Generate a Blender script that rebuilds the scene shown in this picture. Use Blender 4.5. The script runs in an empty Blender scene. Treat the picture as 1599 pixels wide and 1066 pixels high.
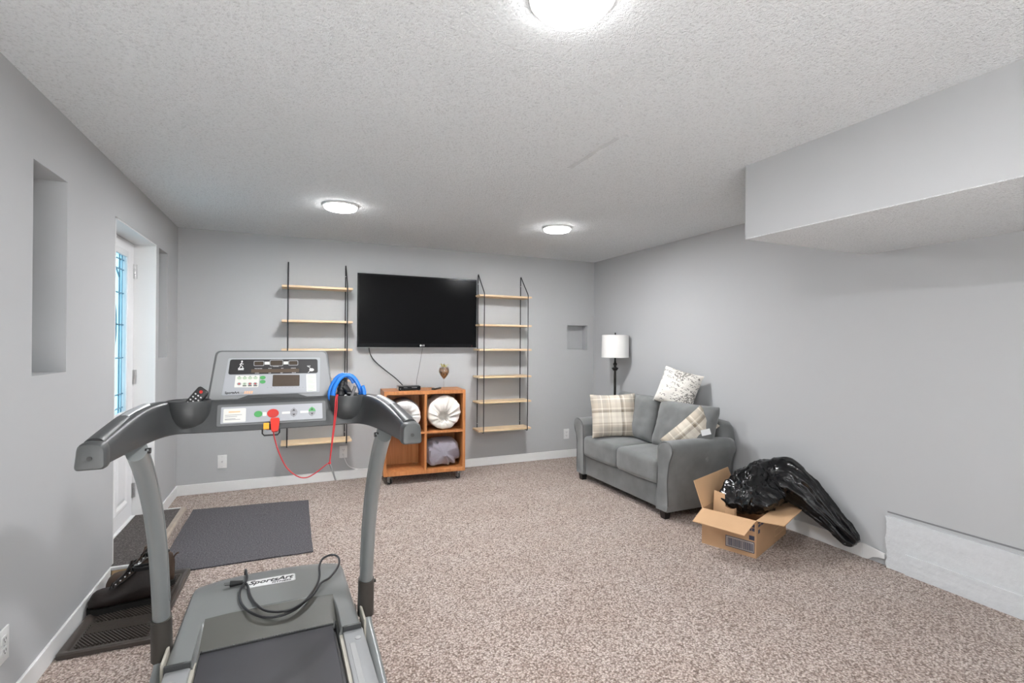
import bpy, bmesh, math, random
from mathutils import Vector, Matrix, noise
random.seed(7)
PI = math.pi
SC = bpy.context.scene
COL = SC.collection

# ------------------------------------------------------------------ camera
F_PX, YAW, PITCH, ROLL, CAM_H = 772.94, .41519, .00258, .00695, 1.3254
def make_camera():
    c, s = math.cos(YAW), math.sin(YAW)
    fwd = Vector((s*math.cos(PITCH), c*math.cos(PITCH), math.sin(PITCH)))
    right = Vector((c, -s, 0)); up = right.cross(fwd)
    cr, sr = math.cos(ROLL), math.sin(ROLL)
    right, up = cr*right + sr*up, -sr*right + cr*up
    cam = bpy.data.cameras.new('camera'); cam.sensor_width = 36; cam.lens = F_PX/1599*36
    cam.clip_start = .02
    o = bpy.data.objects.new('camera', cam); COL.objects.link(o)
    m = Matrix((right, up, -fwd)).transposed().to_4x4(); m.translation = (0, 0, CAM_H)
    o.matrix_world = m
    SC.camera = o
make_camera()

# ------------------------------------------------------------------ world, exposure
SC.view_settings.view_transform = 'Standard'; SC.view_settings.look = 'None'
SC.view_settings.gamma = 1; SC.view_settings.use_curve_mapping = False
SC.view_settings.exposure = 0.02
W = bpy.data.worlds.new('sky'); SC.world = W; W.use_nodes = True
_n = W.node_tree.nodes; _bg = _n['Background']
_bg.inputs['Color'].default_value = (.93, .97, 1, 1); _bg.inputs['Strength'].default_value = 2.6
LAMP_W = 30.5          # watts of every ceiling lamp
DOME_E = 32.0
LAMPS = [(.70, 1.19), (.297, 3.696), (2.009, 3.637), (.70, -1.35)]   # the last one is added as fill, unseen behind the camera

_sd = bpy.data.lights.new('added_sun', 'SUN'); _sd.energy = 205.0; _sd.angle = .02; _sd.color = (.76, .91, 1)
_so = bpy.data.objects.new('added_sun', _sd); COL.objects.link(_so); _so.rotation_euler = Vector((-.06, .77, -.58)).to_track_quat('-Z', 'Y').to_euler()   # added source through the added window, its floor patch brightens the ceiling
# ------------------------------------------------------------------ room numbers
XL, XR, YB, YF, H = -.910, 3.275, 5.011, -2.4, 2.29

# ------------------------------------------------------------------ materials
def pmat(name, col, rough=.5, metal=0., spec=.5, var=0., vscale=8., bump=0., bscale=60., bdist=.002, coat=0., detail=3., trans=0., ior=1.45, emit=None, es=0., sheen=0.):
    m = bpy.data.materials.new(name); m.use_nodes = True
    nt = m.node_tree; b = nt.nodes['Principled BSDF']
    b.inputs['Base Color'].default_value = (*col, 1); b.inputs['Roughness'].default_value = rough
    b.inputs['Metallic'].default_value = metal; b.inputs['Specular IOR Level'].default_value = spec
    b.inputs['Coat Weight'].default_value = coat; b.inputs['Transmission Weight'].default_value = trans
    b.inputs['IOR'].default_value = ior; b.inputs['Sheen Weight'].default_value = sheen
    if emit:
        b.inputs['Emission Color'].default_value = (*emit, 1); b.inputs['Emission Strength'].default_value = es
    tc = nt.nodes.new('ShaderNodeTexCoord')
    if var:
        n = nt.nodes.new('ShaderNodeTexNoise'); n.inputs['Scale'].default_value = vscale; n.inputs['Detail'].default_value = 4
        nt.links.new(tc.outputs['Object'], n.inputs['Vector'])
        r = nt.nodes.new('ShaderNodeValToRGB')
        r.color_ramp.elements[0].position = .3; r.color_ramp.elements[1].position = .7
        r.color_ramp.elements[0].color = (*[c*(1-var) for c in col], 1); r.color_ramp.elements[1].color = (*[min(1, c*(1+var)) for c in col], 1)
        nt.links.new(n.outputs['Fac'], r.inputs['Fac']); nt.links.new(r.outputs['Color'], b.inputs['Base Color'])
    if bump:
        n = nt.nodes.new('ShaderNodeTexNoise'); n.inputs['Scale'].default_value = bscale; n.inputs['Detail'].default_value = detail
        nt.links.new(tc.outputs['Object'], n.inputs['Vector'])
        bp = nt.nodes.new('ShaderNodeBump'); bp.inputs['Strength'].default_value = bump; bp.inputs['Distance'].default_value = bdist
        nt.links.new(n.outputs['Fac'], bp.inputs['Height']); nt.links.new(bp.outputs['Normal'], b.inputs['Normal'])
    return m
def N(m): return m.node_tree.nodes, m.node_tree.links, m.node_tree.nodes['Principled BSDF']
def math_node(nt, op, a, b=None):
    n = nt.nodes.new('ShaderNodeMath'); n.operation = op
    for i, v in enumerate((a, b)):
        if v is None: continue
        if isinstance(v, (int, float)): n.inputs[i].default_value = v
        else: nt.links.new(v, n.inputs[i])
    return n.outputs[0]
def ramp_node(nt, fac, stops, interp='LINEAR'):
    r = nt.nodes.new('ShaderNodeValToRGB'); r.color_ramp.interpolation = interp
    e = r.color_ramp.elements
    while len(e) < len(stops): e.new(.5)
    for i, (p, c) in enumerate(stops): e[i].position = p; e[i].color = (*c, 1)
    nt.links.new(fac, r.inputs['Fac']); return r.outputs['Color']

def popcorn_mat():
    m = pmat('popcorn_ceiling', (.80, .80, .795), .95, spec=.1); nt = m.node_tree; n, l, b = N(m)
    tc = n.new('ShaderNodeTexCoord')
    v = n.new('ShaderNodeTexNoise'); v.inputs['Scale'].default_value = 105; v.inputs['Detail'].default_value = 5; v.inputs['Roughness'].default_value = .62
    l.new(tc.outputs['Object'], v.inputs['Vector'])
    h = math_node(nt, 'POWER', v.outputs['Fac'], 1.6)
    bp = n.new('ShaderNodeBump'); bp.inputs['Strength'].default_value = 1.0; bp.inputs['Distance'].default_value = .014
    l.new(h, bp.inputs['Height']); l.new(bp.outputs['Normal'], b.inputs['Normal'])
    sp = n.new('ShaderNodeSeparateXYZ'); l.new(tc.outputs['Object'], sp.inputs[0])
    wob = n.new('ShaderNodeTexNoise'); wob.inputs['Scale'].default_value = 9; l.new(tc.outputs['Object'], wob.inputs['Vector'])
    dx = math_node(nt, 'ABSOLUTE', math_node(nt, 'SUBTRACT', sp.outputs[0], 1.384))
    wid = math_node(nt, 'MULTIPLY', wob.outputs['Fac'], .028)
    msk = math_node(nt, 'MULTIPLY', math_node(nt, 'LESS_THAN', dx, wid), math_node(nt, 'MULTIPLY', math_node(nt, 'GREATER_THAN', sp.outputs[1], 1.93), math_node(nt, 'LESS_THAN', sp.outputs[1], 2.37)))
    l.new(math_node(nt, 'SUBTRACT', 1.0, math_node(nt, 'MULTIPLY', msk, .85)), bp.inputs['Strength'])
    pop = ramp_node(nt, v.outputs['Fac'], [(.28, (.66, .675, .685)), (.47, (.87, .89, .905)), (.8, (.90, .925, .94))])
    mk = n.new('ShaderNodeMix'); mk.data_type = 'RGBA'; l.new(math_node(nt, 'MULTIPLY', msk, .7), mk.inputs['Factor'])
    l.new(pop, mk.inputs[6]); mk.inputs[7].default_value = (.46, .47, .48, 1); l.new(mk.outputs[2], b.inputs['Base Color'])
    return m
def carpet_mat():
    m = pmat('carpet_pile', (.5, .42, .38), .95, spec=.05, sheen=.15); nt = m.node_tree; n, l, b = N(m)
    tc = n.new('ShaderNodeTexCoord')
    warp = n.new('ShaderNodeTexNoise'); warp.inputs['Scale'].default_value = 90; warp.inputs['Detail'].default_value = 2
    l.new(tc.outputs['Object'], warp.inputs['Vector'])
    mx = n.new('ShaderNodeMix'); mx.data_type = 'VECTOR'; mx.inputs['Factor'].default_value = .012
    l.new(tc.outputs['Object'], mx.inputs[4]); l.new(warp.outputs['Color'], mx.inputs[5])
    v = n.new('ShaderNodeTexVoronoi'); v.inputs['Scale'].default_value = 120
    l.new(mx.outputs[1], v.inputs['Vector'])
    hue = n.new('ShaderNodeSeparateColor'); l.new(v.outputs['Color'], hue.inputs[0])
    tuft = ramp_node(nt, hue.outputs[0], [(0, (.265, .205, .175)), (.18, (.46, .375, .33)), (.55, (.565, .475, .43)), (.85, (.67, .59, .54))])
    gap = ramp_node(nt, v.outputs['Distance'], [(.30, (1, 1, 1)), (.75, (.40, .36, .34))])
    mul = n.new('ShaderNodeMix'); mul.data_type = 'RGBA'; mul.blend_type = 'MULTIPLY'; mul.inputs['Factor'].default_value = 1
    l.new(tuft, mul.inputs[6]); l.new(gap, mul.inputs[7])
    big = n.new('ShaderNodeTexNoise'); big.inputs['Scale'].default_value = 3.2; big.inputs['Detail'].default_value = 3
    l.new(tc.outputs['Object'], big.inputs['Vector'])
    tint = ramp_node(nt, big.outputs['Fac'], [(.35, (.93, .90, .88)), (.65, (1.0, 1.0, 1.0))])
    m2 = n.new('ShaderNodeMix'); m2.data_type = 'RGBA'; m2.blend_type = 'MULTIPLY'; m2.inputs['Factor'].default_value = 1
    l.new(mul.outputs[2], m2.inputs[6]); l.new(tint, m2.inputs[7]); l.new(m2.outputs[2], b.inputs['Base Color'])
    inv = math_node(nt, 'SUBTRACT', 1.0, v.outputs['Distance'])
    bp = n.new('ShaderNodeBump'); bp.inputs['Strength'].default_value = .9; bp.inputs['Distance'].default_value = .006
    l.new(inv, bp.inputs['Height']); l.new(bp.outputs['Normal'], b.inputs['Normal'])
    return m
def felt_mat(name, stops, scale=120):
    m = pmat(name, (.1, .1, .1), .95, spec=.1); nt = m.node_tree; n, l, b = N(m)
    tc = n.new('ShaderNodeTexCoord')
    v = n.new('ShaderNodeTexNoise'); v.inputs['Scale'].default_value = scale; v.inputs['Detail'].default_value = 5; v.inputs['Roughness'].default_value = .7
    l.new(tc.outputs['Object'], v.inputs['Vector'])
    l.new(ramp_node(nt, v.outputs['Fac'], stops), b.inputs['Base Color'])
    bp = n.new('ShaderNodeBump'); bp.inputs['Strength'].default_value = .8; bp.inputs['Distance'].default_value = .003
    l.new(v.outputs['Fac'], bp.inputs['Height']); l.new(bp.outputs['Normal'], b.inputs['Normal'])
    return m
def wood_mat(name, c1, c2, scale=(2, 30, 30), rough=.4):
    m = pmat(name, c1, rough); nt = m.node_tree; n, l, b = N(m)
    tc = n.new('ShaderNodeTexCoord'); mp = n.new('ShaderNodeMapping'); mp.inputs['Scale'].default_value = scale
    l.new(tc.outputs['Object'], mp.inputs['Vector'])
    v = n.new('ShaderNodeTexNoise'); v.inputs['Scale'].default_value = 1.6; v.inputs['Detail'].default_value = 6; v.inputs['Distortion'].default_value = .6
    l.new(mp.outputs['Vector'], v.inputs['Vector'])
    l.new(ramp_node(nt, v.outputs['Fac'], [(.35, c1), (.65, c2)]), b.inputs['Base Color'])
    return m
def plaid_mat():
    m = pmat('plaid_weave', (.6, .55, .47), .9, spec=.1, bump=.25, bscale=400, bdist=.001); nt = m.node_tree; n, l, b = N(m)
    tc = n.new('ShaderNodeTexCoord'); sp = n.new('ShaderNodeSeparateXYZ'); l.new(tc.outputs['Object'], sp.inputs[0])
    cream, tan, grey, dark = (.74, .69, .60), (.50, .44, .36), (.42, .38, .33), (.22, .18, .14)
    st = [(0, cream), (.10, dark), (.17, tan), (.20, cream), (.235, tan), (.40, grey), (.50, cream), (.53, grey), (.66, tan), (.72, cream), (.75, tan), (.80, cream), (.92, (.66, .6, .52))]
    cols = []
    for ax, off in ((0, .03), (1, .06)):
        f = math_node(nt, 'FRACT', math_node(nt, 'MULTIPLY', math_node(nt, 'ADD', sp.outputs[ax], .245 + off), 1/.30))
        cols.append(ramp_node(nt, f, st, 'CONSTANT'))
    mx = n.new('ShaderNodeMix'); mx.data_type = 'RGBA'; mx.inputs['Factor'].default_value = .5
    l.new(cols[0], mx.inputs[6]); l.new(cols[1], mx.inputs[7]); l.new(mx.outputs[2], b.inputs['Base Color'])
    return m
def script_mat():
    m = pmat('printed_linen', (.72, .69, .63), .9, spec=.1, bump=.2, bscale=300, bdist=.001); nt = m.node_tree; n, l, b = N(m)
    tc = n.new('ShaderNodeTexCoord'); mp = n.new('ShaderNodeMapping'); mp.inputs['Rotation'].default_value = (0, 0, .12)
    l.new(tc.outputs['Object'], mp.inputs['Vector'])
    sp = n.new('ShaderNodeSeparateXYZ'); l.new(mp.outputs['Vector'], sp.inputs[0])
    row = math_node(nt, 'FRACT', math_node(nt, 'MULTIPLY', sp.outputs[1], 24))
    rowm = math_node(nt, 'LESS_THAN', math_node(nt, 'ABSOLUTE', math_node(nt, 'SUBTRACT', row, .5)), .28)
    fine = n.new('ShaderNodeTexNoise'); fine.inputs['Scale'].default_value = 85; fine.inputs['Detail'].default_value = 2
    big = n.new('ShaderNodeTexNoise'); big.inputs['Scale'].default_value = 8; big.inputs['Detail'].default_value = 1
    l.new(tc.outputs['Object'], fine.inputs['Vector']); l.new(tc.outputs['Object'], big.inputs['Vector'])
    a = math_node(nt, 'MULTIPLY', math_node(nt, 'MULTIPLY', math_node(nt, 'GREATER_THAN', fine.outputs['Fac'], .54), rowm), math_node(nt, 'GREATER_THAN', big.outputs['Fac'], .43))
    bl = math_node(nt, 'MULTIPLY', math_node(nt, 'GREATER_THAN', big.outputs['Fac'], .62), math_node(nt, 'GREATER_THAN', fine.outputs['Fac'], .47))
    tot = math_node(nt, 'MULTIPLY', math_node(nt, 'MAXIMUM', a, bl), .75)
    mx = n.new('ShaderNodeMix'); mx.data_type = 'RGBA'; l.new(tot, mx.inputs['Factor'])
    mx.inputs[6].default_value = (.74, .71, .66, 1); mx.inputs[7].default_value = (.10, .09, .085, 1)
    l.new(mx.outputs[2], b.inputs['Base Color']); return m
def window_glass(nm='clear_glass', fac=.08):
    m = bpy.data.materials.new(nm); m.use_nodes = True; nt = m.node_tree; nt.nodes.clear()
    o = nt.nodes.new('ShaderNodeOutputMaterial'); mx = nt.nodes.new('ShaderNodeMixShader'); mx.inputs[0].default_value = fac
    t = nt.nodes.new('ShaderNodeBsdfTransparent'); g = nt.nodes.new('ShaderNodeBsdfGlossy'); g.inputs['Roughness'].default_value = .02
    nt.links.new(t.outputs[0], mx.inputs[1]); nt.links.new(g.outputs[0], mx.inputs[2]); nt.links.new(mx.outputs[0], o.inputs[0]); return m
def frosted_glass(name, col):
    m = bpy.data.materials.new(name); m.use_nodes = True; nt = m.node_tree; nt.nodes.clear()
    o = nt.nodes.new('ShaderNodeOutputMaterial'); mx = nt.nodes.new('ShaderNodeMixShader'); mx.inputs[0].default_value = .12
    ad = nt.nodes.new('ShaderNodeMixShader'); ad.inputs[0].default_value = .45
    tl = nt.nodes.new('ShaderNodeBsdfTranslucent'); tr = nt.nodes.new('ShaderNodeBsdfTransparent'); g = nt.nodes.new('ShaderNodeBsdfGlossy')
    g.inputs['Roughness'].default_value = .15
    for x in (tl, tr): x.inputs[0].default_value = (*col, 1)
    nt.links.new(tl.outputs[0], ad.inputs[1]); nt.links.new(tr.outputs[0], ad.inputs[2])
    nt.links.new(ad.outputs[0], mx.inputs[1]); nt.links.new(g.outputs[0], mx.inputs[2]); nt.links.new(mx.outputs[0], o.inputs[0]); return m

M = dict(
 wall=pmat('grey_wall_paint', (.465, .472, .48), .6, spec=.25, bump=.08, bscale=220, bdist=.001),
 concrete=pmat('painted_concrete', (.60, .615, .63), .8, spec=.2, var=.03, vscale=30, bump=.6, bscale=38, bdist=.005, detail=6),
 white=pmat('white_trim_paint', (.78, .78, .775), .4), door=pmat('white_door_paint', (.84, .84, .85), .35),
 plate=pmat('white_plastic', (.80, .80, .79), .35), hole=pmat('dark_slot', (.03, .03, .03), .6),
 metal=pmat('brushed_steel', (.62, .62, .62), .35, 1.), came=pmat('lead_came', (.16, .28, .36), .4, .6),
 dome=pmat('lit_diffuser', (.9, .9, .9), .5, emit=(1, .995, .985), es=DOME_E), lamp_rim=pmat('lamp_rim_white', (.78, .78, .77), .45),
 black=pmat('black_plastic', (.018, .018, .019), .35), gloss=pmat('gloss_screen', (.004, .004, .0045), .2, spec=.14), bezel=pmat('gloss_bezel', (.005, .005, .006), .2, spec=.25),
 rod=pmat('black_steel_rod', (.025, .025, .027), .45, .3), grey_txt=pmat('pale_grey_print', (.6, .6, .6), .5),
 birch=wood_mat('pale_birch', (.70, .51, .31), (.78, .60, .40), (3, 40, 40)), oak=wood_mat('orange_cherry_laminate', (.43, .165, .052), (.56, .235, .085), (28, 28, 1.6), .38),
 suede=pmat('grey_microsuede', (.165, .170, .169), .85, spec=.15, var=.16, vscale=7, bump=.15, bscale=300, bdist=.001, sheen=.35),
 piping=pmat('grey_piping', (.085, .087, .087), .8), leg=pmat('black_wood_leg', (.012, .011, .011), .35),
 shade=pmat('white_lamp_shade', (.80, .79, .77), .8), lampmetal=pmat('dark_bronze', (.022, .02, .019), .4, .5),
 plaid=plaid_mat(), script=script_mat(), tag=pmat('white_satin_tag', (.82, .83, .84), .6),
 card=pmat('brown_cardboard', (.50, .315, .185), .85, spec=.1, var=.05, vscale=5), card_in=pmat('inner_cardboard', (.60, .385, .225), .85, spec=.1, var=.04, vscale=5), ink=pmat('navy_ink', (.055, .06, .10), .7),
 labelw=pmat('pale_barcode_label', (.42, .38, .36), .7),
 bag=pmat('black_bin_liner', (.0045, .0045, .005), .15, spec=.5, bump=.3, bscale=34, bdist=.008, detail=3),
 quilt=pmat('white_cotton', (.80, .77, .75), .9, spec=.1, bump=.25, bscale=22, bdist=.01), quilt2=pmat('cream_cotton', (.80, .76, .71), .9, spec=.1, bump=.3, bscale=18, bdist=.01),
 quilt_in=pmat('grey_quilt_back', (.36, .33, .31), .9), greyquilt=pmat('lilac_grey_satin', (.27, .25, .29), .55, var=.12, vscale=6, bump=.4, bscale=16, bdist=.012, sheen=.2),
 tm_dark=pmat('charcoal_moulding', (.040, .042, .043), .42, bump=.12, bscale=500, bdist=.0006), tm_cap=pmat('grey_end_cap', (.058, .061, .061), .42, bump=.12, bscale=500, bdist=.0006),
 tm_silver=pmat('silver_grip', (.45, .46, .47), .35, .4), tm_tube=pmat('silver_grey_tube', (.27, .285, .285), .30, .35), tm_collar=pmat('dark_taupe_collar', (.050, .044, .038), .5),
 tm_console=pmat('mid_grey_console', (.245, .25, .255), .45), tm_inset=pmat('light_grey_overlay', (.315, .325, .345), .4), tm_rim=pmat('console_rim', (.11, .113, .115), .45),
 tm_black=pmat('black_overlay', (.016, .015, .016), .4), tm_brown=pmat('brown_led_window', (.075, .052, .035), .3), tm_win=pmat('dark_led_window', (.05, .038, .028), .25),
 paper=pmat('white_label', (.58, .58, .545), .55), green=pmat('green_button', (.06, .27, .08), .4), red=pmat('red_button', (.46, .025, .018), .4), greyb=pmat('grey_button', (.22, .22, .23), .45),
 pale_green=pmat('pale_green_button', (.36, .45, .33), .5), tan_txt=pmat('orange_print', (.75, .40, .22), .5),
 hood=pmat('grey_hood_plastic', (.185, .19, .188), .34, bump=.10, bscale=600, bdist=.0005), apron=pmat('shaded_hood_apron', (.075, .073, .064), .5, bump=.1, bscale=600, bdist=.0005), belt=pmat('black_running_belt', (.050, .048, .054), .55, var=.10, vscale=3, bump=.2, bscale=700, bdist=.0006),  # apron darker than hood: its slope's dimmer reflection is put into the colour
 rail=pmat('grey_side_rail', (.29, .295, .30), .42), cream=pmat('cream_plastic', (.40, .375, .32), .5), cap_disc=pmat('pale_grey_disc', (.30, .30, .30), .5),
 keyred=pmat('red_plastic', (.60, .022, .010), .35), keyyel=pmat('yellow_plastic', (.66, .30, .015), .4), cordred=pmat('red_cord', (.42, .02, .025), .6),
 blue=pmat('blue_vinyl', (.015, .17, .62), .25, coat=.3), cable=pmat('black_cable', (.02, .02, .022), .35), cable_g=pmat('grey_cable', (.16, .16, .16), .5), cable_w=pmat('white_cable', (.75, .75, .74), .45),
 rubber=pmat('brown_black_rubber', (.066, .055, .048), .30, bump=.1, bscale=200), shoe=pmat('dark_brown_leather', (.020, .013, .011), .5, bump=.3, bscale=90, bdist=.002), shoe2=pmat('worn_brown_leather', (.075, .048, .034), .6, bump=.3, bscale=90, bdist=.002),
 sole=pmat('black_sole', (.012, .011, .01), .7), lace=pmat('black_lace', (.012, .012, .013), .7),
 rug=felt_mat('charcoal_ribbed_felt', [(.3, (.040, .038, .042)), (.55, (.115, .11, .12)), (.75, (.24, .23, .24))]),
 landing=felt_mat('brown_charcoal_felt', [(.3, (.035, .031, .030)), (.55, (.105, .095, .092)), (.75, (.25, .23, .22))]),
 nosing=pmat('taupe_metal_nosing', (.40, .33, .27), .35, .2, var=.12, vscale=20), pine=wood_mat('raw_pine', (.62, .42, .22), (.72, .52, .30)),
 gold=pmat('bronze_foil_filler', (.28, .145, .05), .3, .4, var=.85, vscale=70, bump=.8, bscale=90, bdist=.006), leafg=pmat('yellow_green_sprig', (.45, .50, .08), .6),
 clear=window_glass(), stemglass=window_glass('stemware_glass', .14), frost=frosted_glass('frosted_blue_glass', (.66, .88, .96)), frostw=frosted_glass('pale_bevelled_glass', (.85, .93, .97)),
 popcorn=popcorn_mat(), carpet=carpet_mat(), thread=pmat('pale_thread', (.5, .5, .5), .6))

# ------------------------------------------------------------------ helpers
def link(name, me, m=None, parent=None, smooth=True, ang=40):
    o = bpy.data.objects.new(name, me); COL.objects.link(o)
    if m: me.materials.append(m)
    if smooth:
        for p in me.polygons: p.use_smooth = True
        try: me.set_sharp_from_angle(angle=math.radians(ang))
        except Exception: pass
    if parent: 
        o.parent = parent
    return o
def ob(name, bm, m=None, parent=None, smooth=True, ang=40, world=False):
    bmesh.ops.recalc_face_normals(bm, faces=bm.faces)
    if world and parent:   # geometry is in room coordinates: bring it into the parent's frame
        bm.transform((Matrix.Translation(parent.location) @ Matrix.Rotation(parent.rotation_euler.z, 4, 'Z')).inverted())
    me = bpy.data.meshes.new(name); bm.to_mesh(me); bm.free()
    return link(name, me, m, parent, smooth, ang)
def tag(o, label=None, cat=None, group=None, kind=None):
    if label: o['label'] = label
    if cat: o['category'] = cat
    if group: o['group'] = group
    if kind: o['kind'] = kind
    return o
def thing(name, label, cat, loc=(0, 0, 0), rz=0., group=None):
    o = bpy.data.objects.new(name, None); COL.objects.link(o); o.empty_display_size = .05
    o.location = loc; o.rotation_euler = (0, 0, rz)
    return tag(o, label, cat, group)
def struct(name, bm, m, smooth=False): return tag(ob(name, bm, m, None, smooth), kind='structure')
def copy_tree(root, loc, label=None):
    r = root.copy(); COL.objects.link(r); r.location = loc
    if label: r['label'] = label
    for ch in root.children:
        c = ch.copy(); COL.objects.link(c); c.parent = r
        for g in ch.children:
            d = g.copy(); COL.objects.link(d); d.parent = c
    return r
B = bmesh.new
def box(bm, x0, x1, y0, y1, z0, z1, bev=0., seg=2, mat=None):
    t = bmesh.new(); bmesh.ops.create_cube(t, size=1)
    t.transform(Matrix.Translation(((x0+x1)/2, (y0+y1)/2, (z0+z1)/2)) @ Matrix.Diagonal((x1-x0, y1-y0, z1-z0, 1)))
    if bev: bmesh.ops.bevel(t, geom=t.edges[:], offset=bev, segments=seg, profile=.5, affect='EDGES')
    if mat: t.transform(mat)
    me = bpy.data.meshes.new('tmp'); t.to_mesh(me); t.free(); bm.from_mesh(me); bpy.data.meshes.remove(me)
    return bm
def bx(*a, **k): return box(bmesh.new(), *a, **k)
def spline(pts, n=8, closed=False):
    P = [Vector(p) for p in pts]; out = []; L = len(P)
    for i in range(L if closed else L-1):
        if closed: a, b, c, d = P[i-1], P[i], P[(i+1) % L], P[(i+2) % L]
        else: a, b, c, d = P[max(i-1, 0)], P[i], P[i+1], P[min(i+2, L-1)]
        for k in range(n):
            t = k/n
            out.append(.5*((2*b)+(c-a)*t+(2*a-5*b+4*c-d)*t*t+(3*b-a-3*c+d)*t**3))
    if not closed: out.append(P[-1])
    return out
def loft(bm, rings, closed=False, caps=True):
    V = [[bm.verts.new(p) for p in r] for r in rings]; n = len(rings[0])
    for i in range(len(V) if closed else len(V)-1):
        a, b = V[i], V[(i+1) % len(V)]
        for k in range(n): bm.faces.new((a[k], a[(k+1) % n], b[(k+1) % n], b[k]))
    if caps and not closed:
        bm.faces.new(V[0][::-1]); bm.faces.new(V[-1])
    return bm
def tube(bm, pts, r, seg=8, closed=False, ry=None, smooth=0, caps=True):
    P = spline(pts, smooth, closed) if smooth else [Vector(p) for p in pts]
    L = len(P); rings = []; prev = None
    for i, p in enumerate(P):
        a = P[i-1] if (i or closed) else P[0]; b = P[(i+1) % L] if (i < L-1 or closed) else P[-1]
        t = (b-a).normalized()
        if prev is None:
            u = t.cross(Vector((0, 0, 1)))
            if u.length < 1e-3: u = t.cross(Vector((1, 0, 0)))
        else: u = prev - t*prev.dot(t)
        u.normalize(); prev = u; w = t.cross(u)
        rr = r(i/(L-1)) if callable(r) else r; r2 = ry if ry else rr
        rings.append([p + u*rr*math.cos(q) + w*r2*math.sin(q) for q in [2*PI*k/seg for k in range(seg)]])
    return loft(bm, rings, closed, caps)
def lathe(bm, prof, seg=24, c=(0, 0, 0), cap=True):
    rings = [[(c[0]+r*math.cos(2*PI*k/seg), c[1]+r*math.sin(2*PI*k/seg), c[2]+z) for k in range(seg)] for r, z in prof]
    return loft(bm, rings, False, cap)
def rpoly(pts, rads, k=4):
    """polygon with rounded corners; the number of points depends only on len(pts) and k"""
    out = []; n = len(pts); P = [Vector(p) for p in pts]
    for i in range(n):
        r = rads[i] if isinstance(rads, (list, tuple)) else rads
        a, b, c = P[i-1], P[i], P[(i+1) % n]; d1 = (a-b).normalized(); d2 = (c-b).normalized()
        s, e = b+d1*r, b+d2*r
        for j in range(k+1):
            t = j/k; out.append((1-t)**2*s + 2*t*(1-t)*b + t*t*e)
    return out
def ellipse(cx, cy, rx, ry, n=20): return [Vector((cx+rx*math.cos(2*PI*i/n), cy+ry*math.sin(2*PI*i/n))) for i in range(n)]
def rect(x0, x1, y0, y1, r=0., k=3):
    p = [(x0, y0), (x1, y0), (x1, y1), (x0, y1)]
    return rpoly(p, r, k) if r else [Vector(q) for q in p]
class Frame:
    def __init__(s, o, u, v):
        s.o, s.u, s.v = Vector(o), Vector(u).normalized(), Vector(v).normalized(); s.n = s.u.cross(s.v).normalized()
    def __call__(s, x, y, n=0.): return s.o + s.u*x + s.v*y + s.n*n
    def mat(s, x=0, y=0, n=0):
        m = Matrix((s.u, s.v, s.n)).transposed().to_4x4(); m.translation = s(x, y, n); return m
def slab(bm, fr, pts, n0, n1): return loft(bm, [[fr(p[0], p[1], n0) for p in pts], [fr(p[0], p[1], n1) for p in pts]])
def decal(name, fr, pts, m, parent, n0, n1, **k): return ob(name, slab(B(), fr, pts, n0, n1), m, parent, False, **k)
def text(name, body, fr, x, y, n, size, m, parent, align='CENTER', shear=0., extrude=.0004, bold=0., sx=1.):
    cu = bpy.data.curves.new('t', 'FONT'); cu.body = body; cu.size = size; cu.align_x = align; cu.align_y = 'CENTER'
    cu.extrude = extrude; cu.shear = shear; cu.offset = bold; cu.resolution_u = 3
    t = bpy.data.objects.new('t', cu); COL.objects.link(t)
    me = bpy.data.meshes.new_from_object(t.evaluated_get(bpy.context.evaluated_depsgraph_get()))
    bpy.data.objects.remove(t); bpy.data.curves.remove(cu)
    me.transform(fr.mat(x, y, n) @ Matrix.Diagonal((sx, 1, 1, 1))); me.name = name
    me.materials.clear()
    return link(name, me, m, parent, False)
def nz(p, s=1., off=0.): return noise.noise(Vector(p)*s + Vector((off, off*1.7, off*.3)))
def fbm(p, s=1., off=0., o=3): return sum(nz(p, s*2**i, off+i*9.1)/2**i for i in range(o))
def ridged(p, s=1., off=0., o=3): return sum((1-abs(nz(p, s*2**i, off+i*7.3))*2)/2**i for i in range(o))
def pillow(w, h, t, n=22, seed=0, wr=.006, pinch=.07, pw=3.2, sag=0.):
    """soft cushion in the x-y plane, thickness along z"""
    bm = B(); V = {}
    for sd in (1, -1):
        for i in range(n+1):
            for j in range(n+1):
                edge = i in (0, n) or j in (0, n)
                if sd == -1 and edge: V[sd, i, j] = V[1, i, j]; continue
                u = math.sin((2*i/n-1)*PI/2*.98)/math.sin(PI/2*.98); v = math.sin((2*j/n-1)*PI/2*.98)/math.sin(PI/2*.98)
                x = w/2*u*(1-pinch*(1-v*v)); y = h/2*v*(1-pinch*(1-u*u))
                th = t/2*max(0, (1-abs(u)**pw)*(1-abs(v)**pw))**.55
                z = sd*th
                if not edge:
                    q = Vector((x, y, sd*.1)); z += wr*fbm(q, 9, seed)*min(1, th/(t*.2)) + .7*wr*ridged(q, 5, seed+3, 2)*min(1, th/(t*.25)) - .5*wr
                if sag: y -= sag*(1-u*u)*(v+1)/2
                V[sd, i, j] = bm.verts.new((x, y, z))
        for i in range(n):
            for j in range(n):
                f = [V[sd, i, j], V[sd, i+1, j], V[sd, i+1, j+1], V[sd, i, j+1]]
                try: bm.faces.new(f if sd == 1 else f[::-1])
                except ValueError: pass
    return bm
def orient(o, loc, xdir, ydir):
    """place an object so that its local x and y run along the given room directions"""
    x = Vector(xdir).normalized(); y = Vector(ydir); y = (y - x*y.dot(x)).normalized(); z = x.cross(y)
    m = Matrix((x, y, z)).transposed().to_4x4(); m.translation = Vector(loc); o.matrix_world = m; return o

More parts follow.
